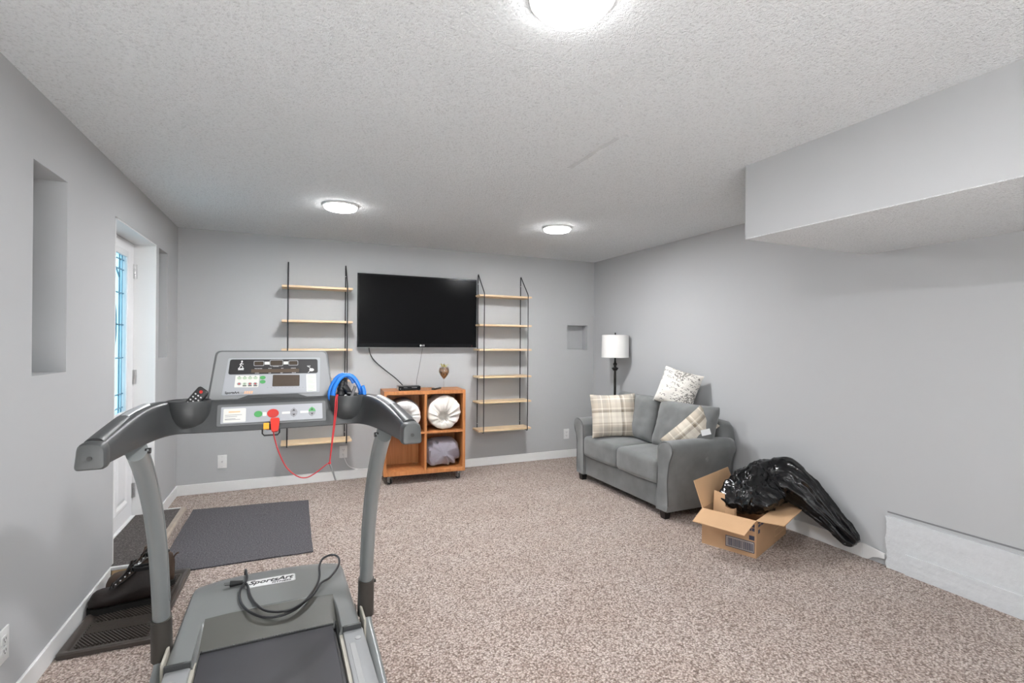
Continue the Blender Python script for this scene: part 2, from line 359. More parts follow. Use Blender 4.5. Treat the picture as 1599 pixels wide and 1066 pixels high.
# ================================================================== ROOM SHELL
struct('floor', bx(XL-.3, XR+.1, YF-.1, YB+.2, -.05, 0), M['carpet'])
struct('ceiling', bx(XL-.3, XR+.1, YF-.1, YB+.2, H, H+.06), M['popcorn'])
WT = .20   # thickness of the left wall, with two tall niches and the door recess cut into it
NA, NB, DO = (2.455, 2.765, 1.185, 2.013), (4.372, 4.648, 1.19, 2.005), (3.40, 4.30, 0, 2.01)
def left_wall():
    bm = B(); x0 = XL-WT
    ys = [YF-.1, NA[0], NA[1], DO[0], DO[1], NB[0], NB[1], YB+.2]
    for i in (0, 2, 4, 6): box(bm, x0, XL, ys[i], ys[i+1], 0, H)
    for n in (NA, NB):
        box(bm, x0, XL, n[0], n[1], 0, n[2]); box(bm, x0, XL, n[0], n[1], n[3], H); box(bm, x0, XL-.15, n[0], n[1], n[2], n[3])
    box(bm, x0, XL, DO[0], DO[1], DO[3], H)
    return struct('wall_left', bm, M['wall'])
left_wall()
NC = (2.914, 3.185, 1.25, 1.533)
def back_wall():
    bm = B(); y1 = YB+.18
    box(bm, XL-.2, NC[0], YB, y1, 0, H); box(bm, NC[1], XR+.1, YB, y1, 0, H)
    box(bm, NC[0], NC[1], YB, y1, 0, NC[2]); box(bm, NC[0], NC[1], YB, y1, NC[3], H); box(bm, NC[0], NC[1], YB+.11, y1, NC[2], NC[3])
    return struct('wall_back', bm, M['wall'])
back_wall()
struct('wall_right', bx(XR, XR+.1, YF-.1, YB+.1, 0, H), M['wall'])
WIN = (-.75, 1.05, .12, 2.08)  # opening for the added window
def front_wall():
    bm = B(); y0 = YF-.1
    box(bm, XL-.2, WIN[0], y0, YF, 0, H); box(bm, WIN[1], XR+.1, y0, YF, 0, H)
    box(bm, WIN[0], WIN[1], y0, YF, 0, WIN[2]); box(bm, WIN[0], WIN[1], y0, YF, WIN[3], H)
    struct('wall_front', bm, M['wall'])
    w = bpy.data.objects.new('added_window_1', None); COL.objects.link(w); w['kind'] = 'structure'  # added and unseen, lets in daylight to brighten the room
    f = B(); t = .04
    box(f, WIN[0], WIN[0]+t, YF-.07, YF-.02, WIN[2], WIN[3]); box(f, WIN[1]-t, WIN[1], YF-.07, YF-.02, WIN[2], WIN[3])
    box(f, WIN[0]+t, WIN[1]-t, YF-.07, YF-.02, WIN[2], WIN[2]+t); box(f, WIN[0]+t, WIN[1]-t, YF-.07, YF-.02, WIN[3]-t, WIN[3])
    ob('added_window_frame', f, M['white'], w, False)
    ob('pane', bx(WIN[0]+t, WIN[1]-t, YF-.05, YF-.045, WIN[2]+t, WIN[3]-t), M['clear'], w, False)
front_wall()
# bulkhead under the ceiling
SX, SY, SZ = 2.2316, 1.9426, 1.897
def bulkhead():
    r = bpy.data.objects.new('trim_1', None); COL.objects.link(r); r['kind'] = 'structure'
    ob('bulkhead_face', bx(SX, XR, YF, SY, SZ, H), M['wall'], r, False)
    ob('bulkhead_underside', bx(SX+.0006, XR, YF, SY-.0006, SZ-.004, SZ), M['popcorn'], r, False)
bulkhead()
# concrete foundation strip
def foundation():
    r = bpy.data.objects.new('trim_2', None); COL.objects.link(r); r['kind'] = 'structure'
    def rough(y0, y1, z0, z1, x0, x1, ny, nzz, amp, seed):
        bm = bx(x0, x1, y0, y1, z0, z1)
        bmesh.ops.subdivide_edges(bm, edges=bm.edges[:], cuts=ny, use_grid_fill=True)
        for v in bm.verts:
            if v.co.x < x0+.01:
                v.co.x += amp*fbm(v.co, 14, seed)
                if v.co.z > z1-.01: v.co.z += amp*1.2*fbm(v.co, 20, seed+2)
                if v.co.y > y1-.01: v.co.y += amp*2.2*fbm(v.co, 30, seed+5)
        return bm
    ob('concrete_block', rough(YF, 1.808, 0, .305, XR-.024, XR+.01, 34, 0, .0035, 1), M['concrete'], r, True, 60)
    ob('concrete_footing', rough(YF, 1.70, 0, .115, XR-.034, XR+.01, 30, 0, .003, 4), M['concrete'], r, True, 60)
    g = B(); box(g, XR-.002, XR+.001, YF, 1.812, .322, .331); ob('plaster_gap_shade', g, M['greyb'], r, False)  # grey strip stands in for the shadow under the plaster edge
foundation()
# skirting boards
def skirt(name, segs, extra=None):
    bm = B()
    for s in segs: box(bm, *s, bev=.003, seg=1)
    return struct(name, bm, M['white'])
BH = .088
skirt('baseboard_left', [(XL, XL+.012, YF, 3.335, 0, BH), (XL, XL+.012, 4.352, YB, 0, BH)])
skirt('baseboard_back', [(XL, XR, YB-.014, YB, 0, BH)])
skirt('baseboard_front', [(XL, XR, YF, YF+.014, 0, BH)])
def right_skirt():
    bm = bx(XR-.013, XR, 1.95, YB, 0, BH, bev=.003, seg=1)
    # loose broken end that lifts off the floor and curls away from the wall
    pts = [(1.95, 0, BH), (1.915, .004, BH-.002), (1.885, .028, BH-.006), (1.85, .040, BH-.010), (1.815, .044, BH-.014)]
    rings = [[(XR-.013-i*.003, y, z0), (XR-.001-i*.003, y, z0), (XR-.001-i*.003, y, z1), (XR-.013-i*.003, y, z1)] for i, (y, z0, z1) in enumerate(pts)]
    loft(bm, rings)
    return struct('baseboard_right', bm, M['white'])
right_skirt()

# ------------------------------------------------------------------ the glazed door
def door():
    r = bpy.data.objects.new('door_1', None); COL.objects.link(r); r['kind'] = 'structure'; r.location = (-1.04, 3.86, .09)
    X = -1.04; y0, y1, z0, z1 = 3.425, 4.285, .09, 2.0
    j = B()
    box(j, X-.06, XL, 4.287, DO[1]+.002, 0, DO[3]); box(j, X-.06, XL, DO[0]-.002, 3.415, 0, DO[3]); box(j, X-.06, XL, DO[0], DO[1], 2.003, DO[3]+.002)
    ob('door_jamb', j, M['white'], r, False, world=True)
    g0, g1, gz0, gz1 = 3.60, 4.10, .84, 1.895
    s = B(); box(s, X-.04, X, y0, g0, z0, z1); box(s, X-.04, X, g1, y1, z0, z1); box(s, X-.04, X, g0, g1, z0, gz0); box(s, X-.04, X, g0, g1, gz1, z1)
    ob('door_slab', s, M['door'], r, False, world=True)
    m = B()
    for a in ((g0-.03, g0+.012, gz0-.03, gz1+.03), (g1-.012, g1+.03, gz0-.03, gz1+.03), (g0, g1, gz0-.03, gz0+.012), (g0, g1, gz1-.012, gz1+.03)):
        box(m, X-.002, X+.014, *a, bev=.005, seg=2)
    ob('glass_surround', m, M['door'], r, True, world=True)
    fr = Frame((X-.02, (g0+g1)/2, (gz0+gz1)/2), (0, 1, 0), (0, 0, 1)); hw, hh = (g1-g0)/2, (gz1-gz0)/2
    ob('frosted_pane', slab(B(), fr, rect(-hw, hw, -hh, hh), -.004, .004), M['frost'], r, False, world=True)
    # pale bevelled border strips
    for sx in (-1, 1):
        a, b = sorted((sx*(hw-.035), sx*(hw-.075)))
        ob('bevelled_strip', slab(B(), fr, rect(a, b, -hh+.035, hh-.035), .004, .010), M['frostw'], r, False, world=True)
    def came(path, nm='came'): ob(nm, tube(B(), [fr(x, y, .008) for x, y in path], .0045, 6), M['came'], r, True, world=True)
    for x in (hw-.032, hw-.08, -hw+.032, -hw+.08): came([(x, -hh), (x, hh)])
    for y in (hh-.035, hh-.10, .27, .06, -.16, -.40, -hh+.035): came([(-hw, y), (hw, y)])
    came([(.11*math.cos(q), .06+.20*math.sin(q)) for q in [2*PI*i/28 for i in range(29)]])
    for sx in (-1, 1): came([(sx*(hw-.08), hh-.16), (sx*.10, hh-.10)]); came([(sx*.11, .06), (sx*(hw-.08), .06)])
    # two raised panels at the bottom
    for a, b in ((y0+.11, 3.83), (3.89, y1-.11)):
        f2 = Frame((X, (a+b)/2, .46), (0, 1, 0), (0, 0, 1)); w, h = (b-a)/2, .27
        loops = [(0, 0.), (.012, .009), (.030, .009), (.052, .001), (.075, .006)]
        rings = [[f2(p[0], p[1], n) for p in rect(-w+d, w-d, -h+d, h-d)] for d, n in loops]
        ob('raised_panel', loft(B(), rings), M['door'], r, False, world=True)
    for z in (1.81, 1.065, .265):
        hb = B(); box(hb, X, X+.003, 4.270, 4.284, z-.05, z+.05); box(hb, X, X+.022, 4.284, 4.2875, z-.05, z+.05)
        for k in range(3): tube(hb, [(X+.008, 4.282, z-.05+k*.035), (X+.008, 4.282, z-.05+k*.035+.030)], .007, 8)
        ob('hinge', hb, M['metal'], r, True, world=True)
    k = B(); lathe(k, [(.0, .0), (.026, .002), (.026, .008), (.012, .012), (.011, .04), (.026, .05), (.028, .065), (.018, .078), (0, .08)], 16)
    k.transform(Matrix.Translation((X, 3.485, 1.0)) @ Matrix.Rotation(PI/2, 4, 'Y')); ob('door_knob', k, M['metal'], r, world=True)
    ob('sill', bx(X-.06, X+.02, y0, y1, .02, .087), M['white'], r, False, world=True)
    # outside wall behind the wall plane is open: the sky lights the glass
door()
# ------------------------------------------------------------------ door landing
def landing():
    r = thing('door_landing', 'low raised step with charcoal carpet and taupe metal edging below the glazed door', 'step', (-.81, 3.84, 0))
    y0, y1, x1, z = 3.338, 4.35, -.722, .082
    ob('frame', bx(XL+.013, x1, y0, y1, 0, z-.012), M['pine'], r, False, world=True)
    ob('threshold_block', bx(-1.018, XL-.001, 3.418, 4.285, 0, z-.012), M['pine'], r, False, world=True)
    ob('carpet_top', box(bx(XL, x1-.012, y0+.018, y1-.012, z-.0115, z+.004, bev=.003), -1.017, XL, 3.419, 4.284, z-.0115, z+.004), M['landing'], r, False, world=True)
    n = B(); loft(n, [[(x1-.034+a, y, z-.012+b) for a, b in ((0, .0), (0, .017), (.008, .021), (.026, .020), (.036, .012), (.038, 0))] for y in (y0, y1)])
    ob('edge_nosing', n, M['nosing'], r, True, 30, world=True)
    ob('end_nosing', bx(XL+.002, x1-.034, y0-.004, y0+.017, z-.010, z+.008, bev=.004), M['white'], r, True, world=True)
    ob('end_nosing', bx(XL+.002, x1-.034, y1-.012, y1+.004, z-.010, z+.008, bev=.004), M['white'], r, True, world=True)
    ob('riser_carpet', bx(x1, x1+.006, y0, y1, 0, z-.014), M['carpet'], r, False, world=True)
landing()

# ------------------------------------------------------------------ ceiling lamps
def lamps():
    labels = ['largest round flush ceiling light, cut by the top edge of the photo', 'small round ceiling light above the treadmill console and shelf',
              'small round ceiling light above the narrow shelf beside the television', 'added round ceiling light for fill, unseen behind the camera']
    r = thing('ceiling_light', labels[0], 'ceiling light', (*LAMPS[0], H), 0, 'round ceiling lights')
    R = .120
    ob('rim', lathe(B(), [(R-.004, 0), (R, -.001), (R, -.012), (R-.003, -.014), (R-.012, -.014), (R-.012, 0)], 48), M['lamp_rim'], r)
    ob('diffuser', lathe(B(), [(R-.013, -.010), (R-.012, -.022), (R-.016, -.029), (R-.026, -.0325), (.06, -.034), (.002, -.0345)], 48), M['dome'], r)
    roots = [r] + [copy_tree(r, (*p, H), labels[i+1]) for i, p in enumerate(LAMPS[1:])]
    for q in roots:
        d = bpy.data.lights.new('lamp_light', 'AREA'); d.shape = 'DISK'; d.size = .20; d.energy = LAMP_W; d.color = (.975, .985, 1)
        o = bpy.data.objects.new('lamp_light', d); COL.objects.link(o); o.parent = q; o.location = (0, 0, -.037)
lamps()

# ------------------------------------------------------------------ wall plates
def wall_plate(label, cat, loc, rz, kind):
    """plate in the local x-z plane, front towards -y"""
    r = thing('wall_outlet' if kind != 'coax' else 'coax_plate', label, cat, loc, rz)
    w, h = .036, .0585
    ob('cover_plate', bx(-w, w, -.006, 0, -h, h, bev=.003), M['plate'], r)
    if kind == 'coax':
        c = B(); lathe(c, [(.006, 0), (.006, .010), (.0035, .010), (.0035, .013), (0.001, .013)], 12); c.transform(Matrix.Translation((0, -.006, 0)) @ Matrix.Rotation(PI/2, 4, 'X'))
        ob('coax_socket', c, M['metal'], r)
    else:
        for s in (-1, 1):
            fr = Frame((0, -.006, s*.0195), (1, 0, 0), (0, 0, 1))
            so = ob('socket', slab(B(), fr, rect(-.017, .017, -.0145, .0145, .006), 0, .0025), M['plate'], r)
            q = B(); slab(q, fr, rect(-.008, -.0055, -.001, .008), .002, .0029); slab(q, fr, rect(.0055, .008, -.001, .007), .002, .0029); slab(q, fr, ellipse(0, -.007, .0025, .0025, 8), .002, .0029)
            ob('slots', q, M['hole'], so, False)
    for z in ((0,) if kind != 'coax' else (-.042, .042)):
        ob('screw', slab(B(), Frame((0, -.006, z), (1, 0, 0), (0, 0, 1)), ellipse(0, 0, .003, .003, 8), 0, .001), M['metal'], r, False)
    return r
wall_plate('blank white cable plate with one centre socket, low on back wall beside the treadmill', 'wall plate', (-.568, YB, .264), 0, 'coax')
wall_plate('white wall outlet with a white cable plugged in, under the shelf left of the television', 'outlet', (.443, YB, .267), 0, 'out')
wall_plate('small white wall outlet under the square wall niche near the loveseat', 'outlet', (2.905, YB, .273), 0, 'out')
wall_plate('white wall outlet low on the door wall, near the rubber boot tray', 'outlet', (XL, 2.262, .272), PI/2, 'out')
def plug_cable():
    r = thing('white_power_cable', 'white power cable hanging from the outlet under the shelf down to the skirting', 'cable', (.443, YB-.02, .245))
    ob('plug', bx(.433, .453, YB-.030, YB-.010, .236, .258, bev=.004), M['cable_w'], r, world=True)
    ob('wire', tube(B(), [(.445, YB-.030, .246), (.455, YB-.05, .20), (.49, YB-.04, .135), (.56, YB-.035, .10), (.66, YB-.03, .088), (.74, YB-.03, .085), (.80, YB-.04, .06)], .0035, 6, smooth=6), M['cable_w'], r, world=True)
plug_cable()

# ================================================================== WALL SHELVES
def wall_shelf():
    r = thing('wall_shelf', 'six board wall shelf on black rods, left of the television and behind the treadmill', 'shelf', (.20, YB, 0), 0, 'rod hung wall shelves')
    L, R = -.30, .30
    for z in (1.815, 1.507, 1.250, .965, .70, .408):
        ob('shelf_board', bx(L, R, -.205, -.008, z-.010, z+.009, bev=.002, seg=1), M['birch'], r, False)
    for x in (-.250, .252):
        b = B()
        tube(b, [(x, -.012, .385), (x, -.012, 2.03), (x, -.016, 2.046), (x, -.024, 2.050), (x, -.034, 2.036), (x, -.197, 1.852), (x, -.2095, 1.83), (x, -.2095, .392), (x, -.205, .388), (x, -.012, .388)], .0052, 8)
        o = ob('rod_frame', b, M['rod'], r)
        for z in (1.95, .46):
            ob('screw', tube(B(), [(x, -.0175, z), (x, -.0202, z)], .004, 8), M['metal'], o)
    return r
ws = wall_shelf()
copy_tree(ws, (2.052, YB, 0), 'six board wall shelf on black rods, right of the television by the square niche')

# ================================================================== TELEVISION
def television():
    x0, x1, z0, z1 = .553, 1.762, 1.272, 1.985; y = YB-.075
    r = thing('television', 'large black flat television hung on the back wall between the two shelves', 'television', ((x0+x1)/2, YB, z0))
    fr = Frame(((x0+x1)/2, y, (z0+z1)/2), (1, 0, 0), (0, 0, 1)); w, h = (x1-x0)/2, (z1-z0)/2
    ob('housing', bx(x0+.003, x1-.003, y+.004, y+.03, z0+.003, z1-.003, bev=.003), M['black'], r, world=True)
    ob('back_bulge', bx(x0+.2, x1-.2, y+.03, y+.055, z0+.1, z1-.12, bev=.008), M['black'], r, world=True)
    ob('wall_mount', bx(x0+.4, x1-.4, y+.055, YB-.001, z0+.2, z1-.2), M['rod'], r, False, world=True)
    f = B(); slab(f, fr, rect(-w, w, -h, -h+.038), -.004, .006); slab(f, fr, rect(-w, w, h-.016, h), -.004, .006); slab(f, fr, rect(-w, -w+.016, -h+.038, h-.016), -.004, .006); slab(f, fr, rect(w-.016, w, -h+.038, h-.016), -.004, .006)
    ob('bezel', f, M['bezel'], r, False, world=True)
    ob('screen', slab(B(), fr, rect(-w+.014, w-.014, -h+.036, h-.014), 0, .003), M['gloss'], r, False, world=True)
    ob('edge_trim', slab(B(), fr, rect(-w, w, -h-.003, -h), -.002, .004), M['metal'], r, False, world=True)
    wfr = Frame(tuple(fr.o - Vector(r.location)), (1, 0, 0), (0, 0, 1))
    lg = decal('emblem', wfr, ellipse(.012, -h+.019, .010, .010, 16), M['plate'], r, .006, .0068)
    tube_b = B(); slab(tube_b, wfr, rect(.009, .0105, -h+.014, -h+.025), .0068, .0072); slab(tube_b, wfr, rect(.0105, .015, -h+.014, -h+.0155), .0068, .0072)
    ob('emblem_mark', tube_b, M['greyb'], lg, False)
    text('brand_lettering', 'LG', wfr, .038, -h+.019, .0062, .022, M['plate'], r, bold=.0006)
    ob('indicator', slab(B(), wfr, ellipse(w-.05, -h+.016, .003, .003, 8), .006, .0068), M['red'], r, False)
television()
tag(ob('television_cable', tube(B(), [(.672, YB-.028, 1.30), (.675, YB-.026, 1.24), (.70, YB-.03, 1.175), (.745, YB-.035, 1.12), (.83, YB-.04, 1.045), (.91, YB-.05, .98), (.965, YB-.08, .925), (.985, YB-.13, .895), (.99, YB-.165, .885)], .0052, 7, smooth=6), M['cable']),
    'thick black cable curving from the television down to the set-top box', 'cable')
tag(ob('thin_cable', tube(B(), [(1.20, YB-.028, 1.30), (1.195, YB-.026, 1.23), (1.17, YB-.03, 1.08), (1.14, YB-.04, .94), (1.125, YB-.10, .905), (1.09, YB-.165, .885)], .0024, 6, smooth=6), M['cable_g']),
    'thin grey cable hanging straight from the television to the set-top box', 'cable')

# ================================================================== CUBE CABINET
CR = -.06
CABINET = Matrix.Translation((1.145, 4.60, 0)) @ Matrix.Rotation(CR, 4, 'Z')      # front bottom edge centre
def cab(x, y, z): return CABINET @ Vector((x, y, z))
def cabinet():
    r = thing('cube_cabinet', 'orange cherry four-cube storage cabinet on casters under the television', 'cabinet', cab(0, 0, 0), CR)
    W2, D, z0, z1, t = .385, .33, .085, .868, .026
    w = M['oak']
    ob('top_board', bx(-W2, W2, 0, D, z1-.034, z1, bev=.0015, seg=1), w, r, False)
    ob('bottom_board', bx(-W2, W2, 0, D, z0, z0+.036, bev=.0015, seg=1), w, r, False)
    for s in (-1, 1): ob('side_panel', bx(min(s*W2, s*(W2-t)), max(s*W2, s*(W2-t)), 0, D, z0+.036, z1-.034), w, r, False)
    ob('centre_divider', bx(-.011, .011, .002, D-.008, z0+.036, z1-.034), w, r, False)
    for a, b in ((-W2+t, -.011), (.011, W2-t)): ob('middle_shelf', bx(a, b, .002, D-.008, .463, .483), w, r, False)
    ob('back_panel', bx(-W2+t, W2-t, D-.008, D, z0+.036, z1-.034), w, r, False)
    for x in (-W2+.06, W2-.06):
        for y in (.045, D-.05):
            c = ob('caster', box(bx(x-.022, x+.022, y-.022, y+.022, z0-.005, z0), x-.006, x+.006, y-.008, y+.008, .062, z0-.004), M['metal'], r, False)
            rot = Matrix.Translation((x, y+.012, .028)) @ Matrix.Rotation(.5, 4, 'Z')
            f = B()
            for s in (-1, 1): box(f, s*.014-.0015, s*.014+.0015, -.024, .014, -.008, .038, bev=.001, seg=1, mat=rot)
            box(f, -.0155, .0155, -.024, .010, .034, .038, mat=rot)
            ob('fork', f, M['metal'], c, False)
            q = B(); lathe(q, [(.006, -.010), (.023, -.010), (.027, -.006), (.027, .006), (.023, .010), (.006, .010)], 18); q.transform(rot @ Matrix.Rotation(PI/2, 4, 'Y'))
            ob('wheel', q, M['black'], c)
cabinet()
def roll_mesh(R, rh, L, seed, amp, off=(0, 0), squash=1., folds=13):
    """rolled quilt; axis along +y, puffy front end at y=0 with a hole"""
    bm = B(); seg = 72; prof = []
    rc, rt = (R+rh)/2, (R-rh)/2
    prof += [(R*.93, L), (R, L*.92), (R*1.0, L*.6), (R*.985, L*.35)]
    for k in range(13):
        a = PI*k/12*1.12
        prof.append((rc+rt*math.cos(a), rt*.62*(1-math.sin(a)) if a < PI else rt*.62*(1-math.sin(a))))
    prof += [(rh*.8, rt*.62+.05), (rh*.35, rt*.62+.07), (.004, rt*.62+.075)]
    rings = []
    for i, (r, y) in enumerate(prof):
        ring = []
        t = i/(len(prof)-1)
        wgt = math.exp(-((i-14)/4.5)**2) + .3
        for k in range(seg):
            q = 2*PI*k/seg
            p = Vector((math.cos(q)*2.2, math.sin(q)*2.2, y*5))
            ph = folds*q + 2.5*nz(p, 1.1, seed)
            d = amp*wgt*(.8*(abs(math.sin(ph*.5))-.6) + .9*fbm(p, 1.6, seed+2)) + amp*.5*fbm(p, .7, seed+4)
            rr = max(.003, r + d*(.9 if i < 8 else .5)); yy = y - d*(1.1 if i > 5 and i < 17 else .2)
            c = min(1, max(0, (i-5)/9))
            ring.append((max(-.170, min(.170, rr*math.cos(q)+off[0]*c)), min(yy, .292), max(-.1655, min(.1655, rr*math.sin(q)*squash+off[1]*c))))
        rings.append(ring)
    return loft(bm, rings)
def bedding():
    r = thing('rolled_quilt', 'white rolled quilt with a round hole in the cabinet cube, half hidden by treadmill handle', 'quilt', cab(-.185, .02, .4845+.145), CR, 'rolled white quilts in the cabinet')
    ob('roll', roll_mesh(.143, .060, .26, 3, .011), M['quilt'], r)
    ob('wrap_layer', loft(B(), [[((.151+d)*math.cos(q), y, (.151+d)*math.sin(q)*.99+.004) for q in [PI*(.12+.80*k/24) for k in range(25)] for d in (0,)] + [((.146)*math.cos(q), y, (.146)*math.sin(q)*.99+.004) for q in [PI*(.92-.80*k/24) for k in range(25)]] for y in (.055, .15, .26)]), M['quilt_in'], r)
    r2 = thing('rolled_quilt', 'bulging cream-white rolled quilt with a crumpled centre, in the upper cube by the narrow shelf', 'quilt', cab(.186, .012, .4845+.166), CR, 'rolled white quilts in the cabinet')
    ob('roll', roll_mesh(.163, .048, .28, 11, .024, (-.008, -.042), 1., 5), M['quilt2'], r2)
    # folded grey quilt
    b = B(); n, m2 = 40, 28; rings = []
    for j in range(m2+1):
        v = -1+2*j/m2; ring = []
        for k in range(n):
            q = 2*PI*k/n; c, s = math.cos(q), math.sin(q)
            e = (1-abs(v)**4)**.30 if abs(v) < 1 else 0
            x = .166*math.copysign(abs(c)**.6, c)*(.25+.75*e); z = .124*math.copysign(abs(s)**.6, s)*(.2+.8*e); y = .135*v
            p = Vector((x, y, z)); d = .012*fbm(p, 8, 21)+.016*ridged(Vector((x*1.5+z*.6, y*.6, z*.4)), 10, 5, 2)-.014
            ring.append((max(-.170, min(.170, x*(1+d*5))), min(.147, y - (d*1.5 if v < 0 else 0)), max(-.134, min(.15, z*(1+d*6)))))
        rings.append(ring)
    loft(b, rings)
    g = ob('folded_quilt', b, M['greyquilt']); g.location = cab(.186, .168, .121+.136); g.rotation_euler = (0, 0, CR)
    tag(g, 'lilac-grey folded quilt in the lower cube of the cabinet', 'quilt')
bedding()
CT = .868
def cabinet_top_items():
    r = thing('set_top_box', 'small black set-top box on top of the cherry cabinet', 'set-top box', cab(-.145, .12, CT), CR)
    ob('case', bx(-.105, .105, -.06, .06, .004, .040, bev=.004), M['black'], r)
    fr = Frame((0, -.06, .021), (1, 0, 0), (0, 0, 1))
    ob('front_panel', slab(B(), fr, rect(-.103, .103, -.015, .016), 0, .0015), M['bezel'], r, False)
    for a, b2 in ((-.055, -.02), (.02, .07)): ob('display_mark', slab(B(), fr, rect(a, b2, .004, .009), .0015, .002), M['greyb'], r, False)
    ob('button', slab(B(), fr, ellipse(-.085, -.004, .005, .005, 12), .0015, .003), M['greyb'], r, False)
    ob('silver_end', bx(-.106, -.098, -.0605, .05, .006, .038, bev=.002), M['metal'], r)
    for x in (-.09, .09):
        for y in (-.045, .045): ob('foot', bx(x-.008, x+.008, y-.008, y+.008, 0, .004), M['hole'], r, False)
    q = thing('remote_control', 'slim dark remote lying on the cabinet top beside the stemmed glass', 'remote', cab(.12, .10, CT), CR+.95)
    ob('body', bx(-.075, .075, -.021, .021, .0, .018, bev=.006), M['black'], q)
    bt = B()
    for i in range(7):
        for j in range(3): box(bt, -.06+i*.015, -.052+i*.015, -.014+j*.011, -.008+j*.011, .017, .0195)
    ob('keypad', bt, M['grey_txt'], q, False)
    g = thing('stemmed_glass', 'stemmed glass filled with bronze pieces and a yellow-green sprig on the cabinet', 'glass', cab(.215, .20, CT), 0)
    ob('bowl', lathe(B(), [(.033, .0), (.034, .0015), (.012, .004), (.004, .010), (.0035, .085), (.010, .093), (.035, .125), (.051, .160), (.052, .175), (.045, .215), (.0435, .215), (.0505, .175), (.0495, .160), (.034, .127), (.010, .096), (.001, .094)], 28), M['stemglass'], g)
    f = B(); rings = []
    for rr, z in [(.003, .096), (.012, .100), (.033, .128), (.048, .160), (.049, .175), (.0445, .200), (.03, .208), (.003, .212)]:
        rings.append([((rr+.0012*nz((rr*80, k*1.3, z*90)))*math.cos(2*PI*k/24), (rr)*math.sin(2*PI*k/24), z) for k in range(24)])
    loft(f, rings); ob('filler', f, M['gold'], g)
    for k in range(16):
        a = k*2.39; R0 = .012+.018*random.random(); l = .03+.03*random.random(); dx, dy = math.cos(a), math.sin(a); lean = .3+.7*random.random()
        p0 = Vector((R0*dx, R0*dy, .205)); p1 = p0+Vector((dx*l*lean*.5, dy*l*lean*.5, l*.7)); p2 = p0+Vector((dx*l*lean, dy*l*lean, l*.55 if k % 3 else l))
        ob('leaf', tube(B(), [p0, p1, p2], lambda t: .0035*(1-t)+.0006, 5, ry=.0007, smooth=3), M['leafg'] if k % 3 else M['gold'], g)
cabinet_top_items()

# ================================================================== LOVESEAT
def loveseat():
    r = thing('loveseat', 'grey microsuede two-seat loveseat with rolled arms and black block legs against the wall', 'sofa', (2.9, 3.56, 0))
    S = M['suede']; Y0 = 3.56
    k = dict(world=True)
    ob('base', bx(2.588, 3.18, 3.0, 4.12, .062, .245, bev=.008), S, r, **k)
    sec = [(3.035, .062), (2.918, .062), (2.916, .28), (2.900, .42), (2.866, .505), (2.862, .545), (2.878, .578), (2.918, .594), (2.975, .586), (3.015, .553), (3.026, .5), (3.032, .3)]
    sec = [(p.x, p.y) for p in spline([(a, b, 0) for a, b in sec], 4, True)]
    sec = [(a, max(b, .062)) for a, b in sec]
    for s in (1, -1):
        def y(a): return a if s == 1 else 2*Y0-a
        rings = []
        for x, sh in ((2.565, .86), (2.558, .95), (2.562, 1.0), (2.60, 1.0), (2.8, 1.0), (3.0, .99), (3.15, .97), (3.205, .93), (3.225, .8)):
            cy, cz = 2.955, .33; ring = []
            for a, b in sec:
                back = max(0, (x-2.9)/.33); d = 0 if back == 0 else -.055*back*(1-(b-.06)/.53)     # the back edge slopes in towards the floor
                fy = cy+(a-cy)*sh; fz = cz+(b-cz)*(sh if b > .3 else .5+.5*sh)
                ring.append((x+d + .006*fbm((x, a, b), 5, 2), y(fy), fz))
            rings.append(ring)
        a = ob('arm', loft(B(), rings), S, r, True, 60, **k)
        # welt on the front face
        cy, cz = 2.955, .33
        pip = [(2.563, y(cy+(p-cy)*.965), cz+(q-cz)*.965) for p, q in sec if q > .075]
        pp = B(); tube(pp, pip, .0045, 6, closed=False); bm_o = ob('welt', pp, M['piping'], r, **k)
    for i, (a, b) in enumerate(((3.03, 3.562), (3.562, 4.09))):
        bm = B(); n = 26; V = []
        # rounded-box cushion with a crowned top
        c = bx(2.555, 3.05, a+.003, b-.003, .243, .432, bev=.035, seg=4)
        bmesh.ops.subdivide_edges(c, edges=[e for e in c.edges if e.calc_length() > .1], cuts=9, use_grid_fill=True)
        for v in c.verts:
            u = (v.co.x-2.80)/.25; w = (v.co.y-(a+b)/2)/((b-a)/2)
            if v.co.z > .34: v.co.z += .030*max(0, 1-u*u*.9)*max(0, 1-w*w*.9) + .004*fbm(v.co, 8, i*5)
            if v.co.x < 2.60: v.co.x += -.012*max(0, 1-w*w) + .004*ridged(Vector((v.co.y*2.5, v.co.z*.4, i)), 7, 1, 2) - .003
        ob('seat_cushion', c, S, r, True, 60, **k)
    bk = B(); rings = []
    for yy, zz in ((2.925, .58), (2.935, .66), (2.97, .70), (3.1, .712), (3.56, .718), (4.02, .712), (4.15, .70), (4.185, .66), (4.195, .58)):
        rings.append([Vector((p[0], yy, p[1])) for p in rpoly([(3.06, .1), (3.19, .1), (3.262, zz), (3.12, zz)], [.01, .01, .04, .04], 4)])
    ob('back_frame', loft(bk, rings), S, r, True, 60, **k)
    for i, (yc, w, z, tilt, hh) in enumerate(((3.83, .60, .645, .26, .425), (3.20, .63, .625, .28, .43))):
        c = ob('back_cushion', pillow(w, hh, .215, 30, 31+i*9, .010, .035, 5.), S, r)
        orient(c, Vector((2.985+.0*i, yc, z))-Vector(r.location), (0, -1, .0 if i == 0 else .0), (.30, 0, 1))
        c.matrix_parent_inverse = Matrix()
    for x in (2.595, 3.12):
        for yy in (2.975, 4.145):
            b = B(); loft(b, [[(x+dx*.022, yy+dy*.022, .0) for dx, dy in ((-1, -1), (1, -1), (1, 1), (-1, 1))], [(x+dx*.030, yy+dy*.030, .066) for dx, dy in ((-1, -1), (1, -1), (1, 1), (-1, 1))]])
            ob('leg', b, M['leg'], r, False, **k)
loveseat()
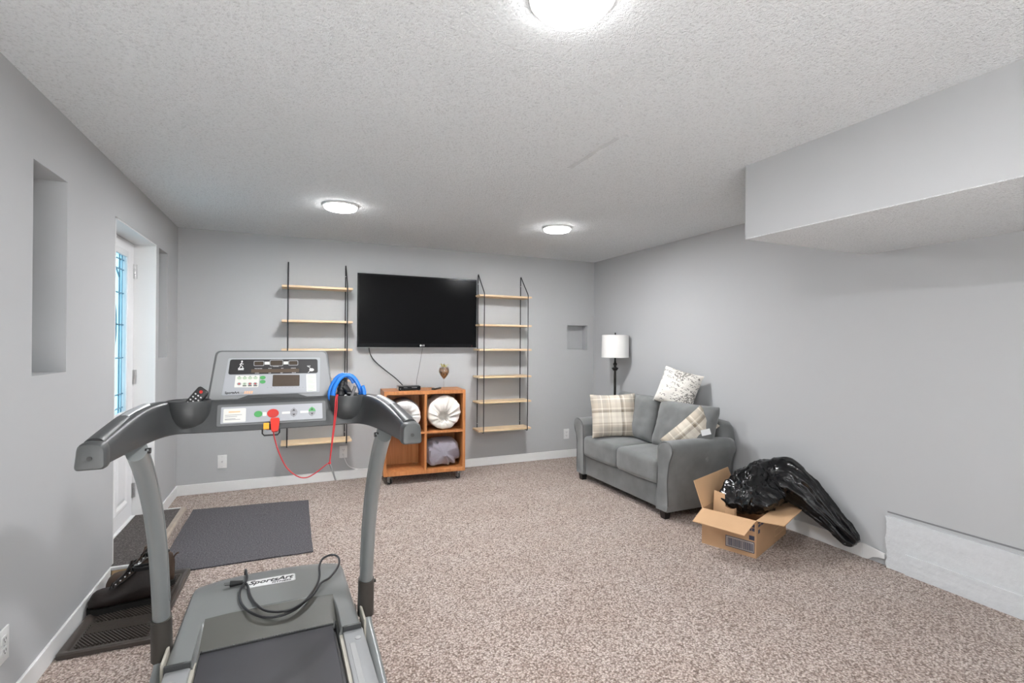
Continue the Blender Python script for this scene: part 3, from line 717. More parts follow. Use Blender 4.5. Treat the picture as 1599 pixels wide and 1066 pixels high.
def cushions():
    r = thing('throw_pillow', 'square plaid throw pillow standing upright against the far loveseat arm', 'pillow', (2.735, 3.84, .655), 0, 'plaid throw pillows')
    c = ob('cover', pillow(.43, .40, .15, 26, 4, .008, .06), M['plaid'], r); orient(c, (0, 0, 0), (.93, -.36, .03), (-.05, .22, .97))
    r = thing('throw_pillow', 'plaid throw pillow slumped on edge behind the near loveseat arm, white tag showing', 'pillow', (2.885, 3.03, .620), 0, 'plaid throw pillows')
    c = ob('cover', pillow(.42, .22, .13, 26, 8, .010, .06), M['plaid'], r); orient(c, (0, 0, 0), (.60, -.42, .68), (-.62, .36, .70))
    t = ob('care_tag', bx(-.035, .035, -.045, .0, -.001, .001), M['tag'], r, False); orient(t, (.035, -.125, .045), (.8, -.5, .25), (-.1, .15, .95))
    r = thing('throw_pillow', 'cream throw pillow with dark script print perched on the loveseat back against the wall', 'pillow', (3.085, 3.385, .935), 0)
    c = ob('cover', pillow(.36, .335, .15, 26, 14, .014, .07), M['script'], r); orient(c, (0, 0, 0), (.36, -.87, -.22), (.36, -.10, .90))
    fr = Frame((0, 0, .0), (1, 0, 0), (0, 1, 0))
    g = text('printed_figure', '3', fr, -.045, -.03, .079, .10, M['black'], r, shear=.25, bold=-.001)
    g.matrix_world = c.matrix_world.copy()
    t = ob('care_tag', bx(-.028, .028, -.06, .0, -.001, .001), M['tag'], r, False); orient(t, (-.06, .09, -.155), (.45, -.8, -.25), (.3, -.1, .95))
cushions()

# ================================================================== FLOOR LAMP
def floor_lamp():
    r = thing('floor_lamp', 'slim dark floor lamp with a white drum shade behind the loveseat in the corner', 'lamp', (3.125, 4.37, 0))
    ob('base', lathe(B(), [(.105, 0), (.108, .006), (.10, .016), (.06, .026), (.025, .034), (.014, .05)], 32), M['lampmetal'], r)
    ob('pole', lathe(B(), [(.013, .04), (.013, .98), (.011, 1.04)], 16), M['lampmetal'], r)
    ob('collar', lathe(B(), [(.011, 1.035), (.022, 1.04), (.036, 1.062), (.034, 1.068), (.016, 1.074), (.012, 1.085), (.020, 1.10), (.022, 1.11), (.012, 1.122), (.009, 1.15), (.009, 1.20)], 24), M['lampmetal'], r)
    s = B(); rr, z0, z1 = .143, 1.178, 1.415
    lathe(s, [(rr, z0), (rr-.003, z1), (rr-.006, z1), (rr-.003, z0)], 48, cap=False)
    bmesh.ops.bridge_loops(s, edges=[e for e in s.edges if e.is_boundary])
    sh = ob('shade', s, M['shade'], r)
    ob('shade_hem', lathe(B(), [(rr+.001, z0-.001), (rr+.001, z0+.010), (rr-.004, z0+.010), (rr-.004, z0-.001)], 48, cap=False), M['shade'], sh)
    sp = B()
    for q in range(3): tube(sp, [(0, 0, 1.39), (.139*math.cos(q*2.094), .139*math.sin(q*2.094), 1.40)], .002, 6)
    tube(sp, [(0, 0, 1.20), (0, 0, 1.415)], .006, 8); ob('spider', sp, M['lampmetal'], r)
    ob('finial', lathe(B(), [(.004, 1.41), (.009, 1.416), (.005, 1.424), (.008, 1.432), (.002, 1.442)], 12), M['lampmetal'], r)
floor_lamp()

# ================================================================== CARDBOARD BOX AND BAG
BA = Vector((.123, -.317, 0)).normalized()     # along the short side, towards the camera
BBv = Vector((.317, .123, 0)).normalized()     # along the long side, towards the wall
FC = Vector((2.628, 2.195, 0))                 # nearest bottom corner
SL, LL, BHt = .34, .58, .232
def cardboard():
    r = thing('cardboard_box', 'open brown cardboard box with flaps spread, holding the black bin bag', 'box', FC)
    def P(a, b, z): return BBv*a - BA*b + Vector((0, 0, z))      # a along the long side, b along the short side, in the box's own frame
    t = .005
    def board(q, th, m, name, **k):
        q = [Vector(x) for x in q]; n = (q[1]-q[0]).cross(q[3]-q[0]).normalized()*th/2
        return ob(name, loft(B(), [[x-n for x in q], [x+n for x in q]]), m, r, False, **k)
    board([P(0, 0, 0), P(LL, 0, 0), P(LL, 0, BHt), P(0, 0, BHt)], t, M['card'], 'long_side')
    board([P(0, SL, 0), P(LL, SL, 0), P(LL, SL, BHt), P(0, SL, BHt)], t, M['card'], 'long_side')
    board([P(0, 0, 0), P(0, SL, 0), P(0, SL, BHt), P(0, 0, BHt)], t, M['card'], 'short_side')
    board([P(LL, 0, 0), P(LL, SL, 0), P(LL, SL, BHt), P(LL, 0, BHt)], t, M['card'], 'short_side')
    board([P(0, 0, .004), P(LL, 0, .004), P(LL, SL, .004), P(0, SL, .004)], t, M['card'], 'bottom')
    board([P(0, 0, BHt), P(0, SL, BHt), P(-.165, SL-.01, BHt-.045), P(-.165, .01, BHt-.05)], t, M['card_in'], 'flap')
    board([P(0, 0, BHt), P(LL, 0, BHt), P(LL-.01, -.150, BHt+.020), P(.02, -.155, BHt+.005)], t, M['card_in'], 'flap')
    board([P(0, SL, BHt), P(LL, SL, BHt), P(LL-.03, SL+.05, BHt+.17), P(.0, SL+.06, BHt+.17)], t, M['card_in'], 'flap')
    board([P(.10, SL-.03, BHt-.08), P(.10, SL-.12, BHt-.08), P(.12, SL-.10, BHt+.09), P(.12, SL-.03, BHt+.10)], t, M['card_in'], 'inner_divider')
    ob('tube_end', lathe(B(), [(.035, 0), (.035, .1), (.029, .1), (.029, .0)], 20, tuple(P(.12, .20, BHt-.09)), cap=False), M['card_in'], r)
    # printing on the short side (faces the room)
    fr = Frame(P(0, SL, 0), BA, (0, 0, 1)); n0 = .0026
    lab = decal('barcode_label', fr, rect(.155, .332, .028, .098), M['ink'], r, n0, n0+.0006)
    decal('label_face', fr, rect(.159, .328, .032, .094), M['labelw'], lab, n0+.0006, n0+.0009)
    b = B(); x = .170
    while x < .325:
        w = random.choice((.0015, .002, .003, .0045)); 
        if not .258 < x < .264: slab(b, fr, rect(x, x+w, .038, .086), n0+.0009, n0+.0012)
        x += w + random.choice((.0018, .003))
    tag(ob('bars', b, M['ink'], lab, False), kind='stuff')
    decal('printed_block', fr, rect(.300, .332, .108, .135), M['ink'], r, n0, n0+.0006)
    pr = B()
    for i in range(2):
        for j in range(2): slab(pr, fr, rect(.298+i*.019, .314+i*.019, .165+j*.024, .184+j*.024), n0, n0+.0006)
    ob('recycling_marks', pr, M['ink'], r, False)
    f2 = Frame(P(0, 0, 0), BBv, (0, 0, 1)); pr = B()
    for i in range(3):
        for j in range(2): slab(pr, f2, rect(.03+i*.05, .07+i*.05, .185+j*.022, .20+j*.022), n0, n0+.0006)
    slab(pr, f2, rect(.03, .06, .145, .168), n0, n0+.0006)
    ob('handling_marks', pr, M['ink'], r, False)
    tp = B(); slab(tp, f2, rect(.34, .345, .04, .14), n0, n0+.0006); slab(tp, f2, rect(.345, .53, .135, .14), n0, n0+.0006); slab(tp, f2, rect(.345, .53, .085, .089), n0, n0+.0006); slab(tp, f2, rect(.345, .53, .04, .045), n0, n0+.0006)
    ob('printed_panel', tp, M['card_in'], r, False)
cardboard()
def bin_bag():
    path = [((2.715, 2.40, .215), .05, .035), ((2.745, 2.41, .255), .12, .085), ((2.80, 2.415, .285), .15, .115), ((2.88, 2.42, .325), .16, .14), ((2.97, 2.42, .352), .16, .150),
            ((3.045, 2.38, .38), .145, .140), ((3.085, 2.31, .39), .125, .130), ((3.115, 2.23, .35), .105, .105), ((3.14, 2.15, .285), .092, .082), ((3.16, 2.08, .22), .080, .070),
            ((3.172, 2.015, .165), .068, .062), ((3.178, 1.965, .125), .055, .050), ((3.18, 1.935, .105), .03, .03)]
    pts = spline([p for p, _, _ in path], 12); n = len(pts); rad = spline([(a, b, 0) for _, a, b in path], 12); seg = 140; rings = []; prev = None
    for i, p in enumerate(pts):
        t = (pts[min(i+1, n-1)]-pts[max(i-1, 0)]).normalized(); u = t.cross(Vector((0, 0, 1))).normalized(); w = u.cross(t); ra, rb = rad[i].x, rad[i].y
        f = i/(n-1); ring = []
        for k in range(seg):
            q = 2*PI*k/seg; d = u*math.cos(q)*ra + w*math.sin(q)*rb; pos = p + d; nrm = d.normalized()
            tri = lambda a: abs(((a/PI) % 2)-1)*2-1            # sharp folds
            g = min(1, max(0, (f-.38)/.2))
            lump = .022*fbm(pos, 5, 3, 2)
            fold = (.017*(1-g)+.004)*tri(q*3+2.2*nz(pos, 3.5, 8)+f*3) + .011*(1-.4*g)*tri(q*6+3*nz(pos, 4, 28)-f*4)
            pleat = g*(.009*tri(q*8+1.6*nz(pos, 4, 5)) + .0045*tri(q*15+2*nz(pos, 5, 18)))
            cr = (.013*(1-.7*g))*(ridged(Vector((pos.x*1.3+pos.z, pos.y*1.7, pos.z*1.2)), 10, 6, 3)-.8)
            pos = pos + nrm*(lump*(1-.6*g) + fold + pleat + cr)*min(1, rb/.05)
            hp = (pos-Vector((3.11, 2.34, .50))).length
            if hp < .12: pos = pos + nrm*.03*(1-hp/.12)
            pos.x = min(pos.x, XR-.006); pos.z = max(pos.z, .012)
            ring.append(pos)
        rings.append(ring)
    o = ob('bin_bag', loft(B(), rings), M['bag'], None, True, 75)
    tag(o, 'shiny black plastic bin bag bulging out of the cardboard box, tail against the wall', 'bag')
bin_bag()

# ================================================================== RUGS, TRAY, SHOES
def floor_rug():
    b = B(); nx, ny = 40, 40; x0, x1, y0, y1 = -.708, .120, 3.352, 4.50; V = {}
    for s in (0, 1):
        for i in range(nx+1):
            for j in range(ny+1):
                u, v = i/nx, j/ny; x = x0+(x1-x0)*u; y = y0 + (.0)*u + (y1-y0+(.035)*(1-u)-.05*u)*v
                x += .004*nz((0, y*4, 1)) if i in (0, nx) else 0; y += .005*nz((x*5, 0, 2)) if j in (0, ny) else 0
                V[s, i, j] = b.verts.new((x, y, .0015 + s*(.007+.002*nz((x*3, y*3, 5)))))
    for i in range(nx):
        for j in range(ny):
            b.faces.new((V[1, i, j], V[1, i+1, j], V[1, i+1, j+1], V[1, i, j+1])); b.faces.new((V[0, i, j], V[0, i, j+1], V[0, i+1, j+1], V[0, i+1, j]))
    for i in range(nx):
        for j in (0, ny): b.faces.new((V[0, i, j], V[0, i+1, j], V[1, i+1, j], V[1, i, j]))
    for j in range(ny):
        for i in (0, nx): b.faces.new((V[0, i, j], V[0, i, j+1], V[1, i, j+1], V[1, i, j]))
    tag(ob('floor_mat', b, M['rug'], None, True, 50), 'large charcoal grey felt floor mat beside the door step', 'mat')
floor_rug()
def boot_tray():
    r = thing('boot_tray', 'dark brown rubber boot tray with herringbone ribs along the skirting', 'tray', (-.712, 2.985, 0), -.022)
    w, l = .174, .365
    prof = [(0, .0015), (.0, .018), (.006, .024), (.016, .024), (.026, .018), (.032, .010)]
    ob('tray_body', loft(B(), [[Vector((p.x, p.y, z)) for p in rect(-w+d, w-d, -l+d, l-d, .018)] for d, z in prof]), M['rubber'], r, True, 35)
    b = B(); a = l-.05; sx = w-.045; step = .0145; bands = 6; bh = 2*a/bands
    for i in range(bands):
        yb = -a+i*bh; sgn = 1 if i % 2 else -1
        x = -sx-bh
        while x < sx+bh:
            # one slanted rib, clipped to the tray
            p0 = [x, yb+.003]; p1 = [x+sgn*bh*.75, yb+bh-.003]
            (x0, y0), (x1, y1) = p0, p1
            t0, t1 = 0., 1.
            if x1 != x0:
                ta, tb = sorted(((-sx-x0)/(x1-x0), (sx-x0)/(x1-x0))); t0, t1 = max(t0, ta), min(t1, tb)
            if t1-t0 > .08:
                q0 = Vector((x0+(x1-x0)*t0, y0+(y1-y0)*t0, .0)); q1 = Vector((x0+(x1-x0)*t1, y0+(y1-y0)*t1, 0))
                d = (q1-q0).normalized(); nn = Vector((-d.y, d.x, 0))*.0042
                loft(b, [[q+nn+Vector((0, 0, .0098)), q+nn*.5+Vector((0, 0, .0165)), q-nn*.5+Vector((0, 0, .0165)), q-nn+Vector((0, 0, .0098))] for q in (q0, q1)])
            x += step
    tag(ob('ribs', b, M['rubber'], r, False), kind='stuff')
boot_tray()
def boot(name, label, loc, rz, leather, flip=1):
    r = thing(name, label, 'shoe', loc, rz, 'boots on the rubber tray')
    L = .295
    # sections along x (heel 0 -> toe L): half width, top height
    def outline(t):    # t 0..1 heel to toe: half width
        return .034 + .014*math.sin(min(1, t*1.4)*PI*.5) + .006*math.exp(-((t-.7)/.18)**2) 
    st = [0, .03, .08, .15, .25, .35, .45, .55, .65, .75, .84, .91, .96, .99, 1.0]
    top = [.135, .165, .176, .178, .178, .170, .146, .120, .102, .098, .097, .092, .080, .060, .040]
    wd = [.012, .028, .036, .039, .040, .041, .043, .047, .052, .054, .053, .049, .040, .027, .010]
    rings = []
    for t, h, w in zip(st, top, wd):
        x = t*L; ring = []
        for k in range(20):
            q = 2*PI*k/20; c, s = math.cos(q), math.sin(q)
            zc, hz = .020+(h-.020)/2, (h-.020)/2
            zz = zc+hz*math.copysign(abs(s)**.75, s)
            taper = 1-.30*max(0, (zz-.07)/.09) if h > .1 else 1
            y = w*taper*math.copysign(abs(c)**.7, c)*(1 if s < .2 else 1-.12*s)
            ring.append(Vector((x, y*1.0 + .004*flip*math.sin(t*PI), zz)) + Vector((0, 0, .002*fbm((x, y, zz), 18, 3))))
        rings.append(ring)
    up = ob('upper', loft(B(), rings), leather, r, True, 60)
    s = B(); pl = []
    for t, w in zip(st, wd): pl.append((t*(L+.008)-.004, w+.004))
    pts = [(x, w) for x, w in pl] + [(x, -w) for x, w in pl[::-1]]
    loft(s, [[(x, y, .0) for x, y in pts], [(x, y, .012) for x, y in pts], [(x, y*1.01, .026) for x, y in pts]])
    ob('sole', s, M['sole'], r, True, 40)
    ob('opening', loft(B(), [[(.075+.052*math.cos(q)*sc, .024*math.sin(q)*sc, z) for q in [2*PI*k/16 for k in range(16)]] for sc, z in ((1.0, .165), (1.05, .182), (.85, .182), (.75, .165))]), M['lace'], r)
    ob('tongue', tube(B(), [(.20, 0, .112), (.152, 0, .160), (.132, 0, .200), (.126, 0, .222)], lambda t: .026-.006*t, 10, ry=.006, smooth=4), leather, r)
    lc = B()
    for i in range(5):
        x = .124+i*.018; z = .180-i*.0150
        for a in (-1, 1): tube(lc, [(x, -a*.024, z-.012), (x+.008, 0, z-.001), (x+.016, a*.026, z-.020)], .0022, 5, smooth=3)
    tube(lc, [(.128, 0, .186), (.118, .034, .212), (.138, .052, .190), (.135, .012, .184)], .002, 5, smooth=5); tube(lc, [(.128, 0, .186), (.115, -.036, .206), (.142, -.048, .176), (.15, -.052, .14)], .002, 5, smooth=5)
    ob('laces', lc, M['lace'], r)
    for a in (-1, 1):
        for i in range(4): ob('eyelet', tube(B(), [(.132+i*.018, a*.026, .166-i*.0150), (.132+i*.018, a*.031, .168-i*.0150)], .0032, 8), M['metal'], r)
    ob('pull_loop', tube(B(), [(.006, 0, .135), (-.008, 0, .158), (-.020, .004, .163)], .004, 6, smooth=4), leather, r)
    return r
boot('boot', 'dark work boot nearest the camera on the rubber tray, toe to the wall', (-.600, 3.02, .0145), PI+.06, M['shoe'], 1)
boot('boot', 'worn brown work boot on the tray behind its darker mate, heel beside the floor mat', (-.582, 3.185, .0145), PI-.02, M['shoe2'], -1)

# ================================================================== TREADMILL
TX, TY, TR = -.070, 2.10, .025
TM = Matrix.Translation((TX, TY, 0)) @ Matrix.Rotation(TR, 4, 'Z')
def treadmill():
    r = thing('treadmill', 'grey and charcoal folding treadmill facing the back wall, console and handrails towards us', 'treadmill', (TX, TY, 0), TR)
    # ---- deck
    ob('running_belt', bx(-.238, .226, -1.25, .12, .150, .168, bev=.006), M['belt'], r)
    ob('deck_board', bx(-.250, .250, -1.24, .10, .120, .149), M['black'], r, False)
    for s in (-1, 1):
        a, b = sorted((s*.252, s*.328))
        rl = ob('side_rail', bx(a, b, -1.30, -.062, .105, .192, bev=.006), M['rail'], r)
        ob('grip_strip', bx(min(s*.266, s*.286), max(s*.266, s*.286), -1.2, -.16, .1915, .1935, bev=.0008, seg=1), M['cap_disc'], rl, False)
        ob('cap_disc', slab(B(), Frame((s*.300, -.135, .192), (1, 0, 0), (0, 1, 0)), ellipse(0, 0, .011, .011, 20), 0, .0022), M['cap_disc'], rl)
        ob('edge_strip', bx(min(s*.240, s*.2515), max(s*.240, s*.2515), -1.25, -.03, .150, .180), M['cream'], r, False)
        # floor frame tube running back from the upright, with a rubber end
        ob('frame_tube', tube(B(), [(s*.362, .075, .165), (s*.362, .03, .140), (s*.366, -.10, .105), (s*.368, -.27, .068), (s*.368, -.30, .062)], .021, 14, smooth=6), M['tm_tube'], r)
        ob('rubber_foot', tube(B(), [(s*.368, -.285, .064), (s*.368, -.36, .040), (s*.368, -.42, .028)], .026, 14), M['tm_collar'], r)
        ob('bracket', bx(min(s*.333, s*.343), max(s*.333, s*.343), -.06, .06, .10, .215, bev=.004), M['cream'], r)
        ob('rear_foot', lathe(B(), [(.03, 0), (.03, .02), (.02, .03), (.02, .105)], 16, (s*.29, -1.22, 0)), M['black'], r)
        ob('front_wheel', tube(B(), [(s*.335, .36, .035), (s*.36, .36, .035)], .035, 20), M['tm_collar'], r)
    ob('front_frame', bx(-.335, .335, .05, .12, .06, .115), M['tm_collar'], r, False)
    # ---- motor hood: a plateau in front, two wings reaching back, a sunken apron down to the belt
    hx0, hx1, hy0, hy1 = -.332, .322, -.068, .605
    def hood_z(x, y):
        u = (x-(hx0+hx1)/2)/((hx1-hx0)/2); z = .222 - .016*u*u
        e = max(0, (y-.50)/.105); z -= .020*e*e                                        # nose
        if abs(x) < .250 and y < .212 - .010*(x/.25)**2*0:
            z2 = .178 + (.222-.178)*max(0, min(1, (y-.045)/.165))
            if y < .045: z2 = .178
            k = min(1, max(0, (.252-abs(x+.004))/.012)); z = z*(1-k) + min(z, z2-.003)*k
        return z
    xs = sorted(set([hx0+(hx1-hx0)*i/70 for i in range(71)] + [-.2505, -.2465, -.242, -.238, .2385, .2425, .246, .2505]))
    ys = sorted(set([hy0+(hy1-hy0)*i/60 for i in range(61)] + [.2115, .209, .0455, .043]))
    b = B(); V = {}; apron = []
    def corner(x, y):       # round the two front corners in plan, taper towards the front
        t = max(0, (y-.05)/.55); x = x*(1-.022*t)
        return x, y - .035*abs(x/.325)**4*max(0, (y-.2)/.4)
    for i, x in enumerate(xs):
        for j, y in enumerate(ys):
            X, Y = corner(x, y); z = hood_z(x, y)
            ed = min(x-hx0, hx1-x, hy1-y); 
            if ed < .018: z -= .018*(1-ed/.018)**2
            V[i, j] = b.verts.new((X, Y, z))
    for i in range(len(xs)-1):
        for j in range(len(ys)-1):
            # the belt passes through behind the apron
            cx, cy = (xs[i]+xs[i+1])/2, (ys[j]+ys[j+1])/2
            if abs(cx) < .238 and cy < .044: continue
            fc_ = b.faces.new((V[i, j], V[i+1, j], V[i+1, j+1], V[i, j+1]))
            if abs(cx) < .2415 and cy < .2095: apron.append(fc_)
    for e in [e for e in b.edges if e.is_boundary]:      # skirts
        (p, q) = e.verts
        inner = abs((p.co.x+q.co.x)/2) < .245 and (p.co.y+q.co.y)/2 < .06
        zb = .150 if inner else .050
        vs = [b.verts.new((v.co.x, v.co.y, min(zb, v.co.z-.001))) for v in (q, p)]
        b.faces.new((p, q, *vs))
    ap = B(); mp = {}
    for f_ in apron:
        for v in f_.verts:
            if v not in mp: mp[v] = ap.verts.new(v.co)
        ap.faces.new([mp[v] for v in f_.verts])
    bmesh.ops.delete(b, geom=apron, context='FACES')
    ob('hood_apron', ap, M['apron'], r, True, 28)
    hd = ob('motor_hood', b, M['hood'], r, True, 28)
    for a, b2 in ((-.330, -.252), (.252, .322)): ob('rear_lip', bx(a, b2, -.074, -.062, .178, .212, bev=.003), M['tm_dark'], r)
    ob('apron_gap', bx(-.238, .228, .040, .050, .166, .173), M['hole'], r, False)
    fr = Frame((-.004, .428, .2225), (1, 0, 0), (0, 1, .01))
    pl = decal('name_plate', fr, rect(-.108, .100, -.034, .040, .012), M['metal'], r, -.001, .0012)
    decal('plate_face', fr, rect(-.104, .096, -.030, .036, .010), M['plate'], pl, .0012, .0018)
    text('plate_lettering', 'SportsArt', fr, -.004, .010, .0020, .048, M['tm_black'], pl, shear=.3, bold=.0012, sx=.94)
    text('plate_lettering_small', 'FITNESS', fr, .040, -.020, .0020, .017, M['tm_black'], pl, shear=.2, bold=.0004, sx=1.35)
    # ---- uprights
    for s in (-1, 1):
        yz = [(.078, .30), (.060, .38), (.038, .47), (.012, .56), (-.028, .66), (-.080, .755), (-.148, .85), (-.225, .935), (-.298, .998)]
        up = ob('upright', tube(B(), [(s*.362, y, z) for y, z in yz], .027, 20, ry=.036, smooth=5), M['tm_tube'], r)
        c = B(); pth = [(s*.362, .086, .165), (s*.362, .082, .22), (s*.362, .076, .285), (s*.362, .073, .318)]
        tube(c, pth, lambda t: .034-.002*t, 20, ry=.043); ob('collar', c, M['tm_collar'], r)
        ob('bolt', tube(B(), [(s*.394, .075, .300), (s*.402, .075, .300)], .007, 10), M['tm_collar'], r)
        for e_ in (-1, 1):
            ob('bolt', tube(B(), [(s*(.362+e_*.020), -.292, .994), (s*(.362+e_*.034), -.292, .994)], .0085, 12), M['black'], r)
        ob('rib', tube(B(), [(s*(.362-.0275), y-.002, z) for y, z in yz[1:]], .003, 6, smooth=4), M['tm_tube'], up)
    # ---- handrail body: one moulding from left grip across the bar to the right grip
    half = [(-.383, -.60, .0, 1.024, 1.080, .024, .030, .028), (-.383, -.50, .0, 1.019, 1.090, .027, .032, .031), (-.381, -.38, .0, 1.014, 1.102, .029, .035, .034), (-.377, -.26, 0, 1.010, 1.112, .031, .040, .036),
            (-.366, -.15, 0, 1.008, 1.117, .033, .050, .038), (-.340, -.075, 0, 1.007, 1.118, .035, .062, .040), (-.290, -.030, 0, 1.006, 1.116, .038, .078, .042), (-.22, -.015, 0, 1.006, 1.113, .038, .092, .044), (-.10, -.010, 0, 1.005, 1.112, .038, .098, .045), (0, -.010, 0, 1.005, 1.112, .038, .098, .045)]
    full = half + [(-a[0],)+a[1:] for a in half[-2::-1]]
    ctr = spline([(a[0], a[1], 0) for a in full], 5); par = spline([(a[3], a[4], a[5]) for a in full], 5); par2 = spline([(a[6], a[7], 0) for a in full], 5)
    rings = []; L = len(ctr)
    for i, p in enumerate(ctr):
        t = (ctr[min(i+1, L-1)]-ctr[max(i-1, 0)]).normalized(); nl = Vector((-t.y, t.x, 0))
        zb, zt, it = par[i]; ib, ou = par2[i].x, par2[i].y
        poly = rpoly([(-ib, zb), (ou, zb+.004), (ou, zt-.004), (-it, zt)], [.008, .012, .020, .016], 4)
        rings.append([Vector((p.x, p.y, 0)) + nl*q[0] + Vector((0, 0, q[1])) for q in poly])
    ob('handrail', loft(B(), rings), M['tm_dark'], r, True, 50)
    for s in (-1, 1):
        ce = B(); e = []
        for y, sh in ((-.585, 1.0), (-.600, 1.04), (-.618, 1.02), (-.625, .90), (-.627, .6)):
            poly = rpoly([(-.031, 1.018), (.029, 1.018), (.028, 1.079), (-.025, 1.083)], [.010, .010, .020, .020], 4)
            e.append([Vector((s*.383 - s*q[0]*sh, y, 1.05+(q[1]-1.05)*sh)) for q in poly])
        loft(ce, e); cp = ob('end_cap', ce, M['tm_cap'], r, True, 40)
        ob('cap_screw', tube(B(), [(s*.383, -.626, 1.046), (s*.383, -.629, 1.046)], .0055, 12), M['hole'], cp)
        # raised grip cover on top of the arm, silver pad further forward
        for nm, y0, y1, mt, h in (('grip_cover', -.588, -.345, M['tm_dark'], .010), ('silver_pad', -.335, -.16, M['tm_silver'], .008)):
            g = B(); rr = []
            n = 12
            for i in range(n+1):
                y = y0+(y1-y0)*i/n
                # arm top height along y
                zt = 1.080 + (1.119-1.080)*min(1, max(0, (y+.60)/.45))**.85
                xc = .383 - .017*max(0, (y+.33)/.18)**1.6
                w = .024 if nm == 'grip_cover' else .019
                ring = []
                for k in range(9):
                    a = -1+2*k/8; ring.append(Vector((s*(xc+.002+a*w), y, zt-.004+h - .016*abs(a)**3)))
                rr.append(ring + [v-Vector((0, 0, .012)) for v in ring[::-1]])
            ob(nm, loft(g, rr), mt, r, True, 50)
    # ---- cup holders
    for s in (-1, 1):
        c = B(); rad = .0665; zt = 1.118
        def rg(rr, z, dy=0): return [Vector((s*.264+rr*math.cos(2*PI*k/40), -.062+dy+rr*math.sin(2*PI*k/40), z)) for k in range(40)]
        loft(c, [rg(rad*.40, 1.018, .010), rg(rad*.66, 1.026, .008), rg(rad*.84, 1.042, .005), rg(rad*.95, 1.064, .002), rg(rad, 1.09), rg(rad, zt-.004), rg(rad-.002, zt), rg(rad-.005, zt), rg(rad-.007, zt-.004), rg(rad*.84, 1.064, .004), rg(rad*.55, 1.040, .006)])
        ob('cup_holder', c, M['tm_dark'], r, True, 40)
    # ---- key panel on the bar face
    u = Vector((1, 0, 0)); v = Vector((0, .062, .123)).normalized()
    fb = Frame((0, -.0800, 1.054), u, v)
    kb = decal('key_panel_bezel', fb, rect(-.178, .182, -.034, .046, .006), M['tm_rim'], r, -.012, .004)
    kp = decal('key_panel', fb, rect(-.166, .170, -.026, .036, .003), M['tm_inset'], r, .002, .0062)
    n0 = .0062
    decal('warning_label', fb, rect(-.158, -.088, -.022, .029, .003), M['paper'], kp, n0, n0+.0004)
    lines = B()
    for i, (a, b2, y) in enumerate(((-.153, -.10, .004), (-.153, -.115, -.002), (-.153, -.12, -.010), (-.153, -.105, -.013))): slab(lines, fb, rect(a, b2, y, y+.0018), n0+.0004, n0+.0006)
    ob('warning_print', lines, M['greyb'], kp, False)
    decal('warning_heading', fb, rect(-.142, -.106, .014, .019), M['tan_txt'], kp, n0+.0004, n0+.0006)
    decal('start_button', fb, ellipse(-.048, .004, .0135, .0115), M['green'], kp, n0, n0+.0015)
    decal('stop_button', fb, ellipse(.0, .004, .0195, .0165, 24), M['red'], kp, n0, n0+.0015)
    decal('chip', fb, rect(-.034, -.021, -.004, .010, .002), M['paper'], kp, n0, n0+.0004)
    decal('chip', fb, rect(.030, .058, .0, .008), M['paper'], kp, n0, n0+.0004)
    decal('chip', fb, rect(.092, .121, .0, .008), M['paper'], kp, n0, n0+.0004)
    for x, up_m in ((.070, M['greyb']), (.133, M['green'])):
        for sg, mt in ((1, up_m), (-1, M['greyb'])):
            ab = decal('arrow_button', fb, [Vector((x-.013, .004+sg*.001)), Vector((x+.013, .004+sg*.001)), Vector((x+.010, .004+sg*.010)), Vector((x, .004+sg*.019)), Vector((x-.010, .004+sg*.010))][::sg], mt, kp, n0, n0+.0012)
            decal('arrow_mark', fb, [Vector((x-.005, .004+sg*.006)), Vector((x+.005, .004+sg*.006)), Vector((x, .004+sg*.013))][::sg], M['hole'], ab, n0+.0012, n0+.0016)
    ob('magnet_block', slab(B(), fb, rect(-.022, .022, -.055, -.036, .003), -.004, .003), M['tm_dark'], r)
    ob('loop_bracket', tube(B(), [(-.034, -.088, 1.010), (-.034, -.092, .990), (-.028, -.094, .983), (.016, -.094, .983), (.022, -.092, .990), (.022, -.088, 1.010)], .0028, 8), M['black'], r)
    # ---- console
    U, Vv = Vector((1, 0, 0)), Vector((0, .085, .190)).normalized()
    fc = Frame((0, -.010, 1.100), U, Vv)
    HH = .208
    def trap(d, rr=.020): return rpoly([(-.219+d, d*.7), (.219-d, d*.7), (.199-d, HH-d), (-.199+d, HH-d)], [.01, .01, rr, rr], 6)
    cb = B(); loft(cb, [[fc(p.x, p.y, n) for p in trap(d)] for d, n in ((.02, -.052), (.004, -.045), (0, -.035), (0, -.006), (.003, -.001), (.006, .0))])
    ob('console', cb, M['tm_rim'], r, True, 35)
    ob('console_face', loft(B(), [[fc(p.x, p.y, n) for p in trap(d, .017)] for d, n in ((.007, -.002), (.008, .0012), (.022, .0005))]), M['tm_console'], r, True, 35)
    ob('console_base', loft(B(), [[fc(p[0], p[1], n) for p in [(-.115, -.012), (.115, -.012), (.125, .004), (.085, .020), (-.085, .020), (-.125, .004)]] for n in (-.02, .010, .012)]), M['tm_dark'], r, True, 40)
    def cz(x, y):
        yt = 90+20*(x-250)/1190; yb = 645-38*(x-185)/1265
        return Vector(((x-831)*.402/1228, (yb-y)/(yb-yt)*HH))
    def q4(x0, y0, x1, y1, x2, y2, x3, y3, rr=0.): 
        p = [cz(x0, y0), cz(x1, y1), cz(x2, y2), cz(x3, y3)]
        return rpoly(p, rr, 3) if rr else p
    def rz_(x0, y0, x1, y1, rr=0.): return q4(x0, y1, x1, y1, x1, y0, x0, y0, rr)
    def ez(x, y, rx, ry): c = cz(x, y); return ellipse(c.x, c.y, rx*.000327, ry*.000375, 18)
    ov = decal('overlay', fc, q4(305, 575, 1335, 548, 1352, 190, 358, 182, .006), M['tm_inset'], r, .0005, .0022)
    nA = .0022
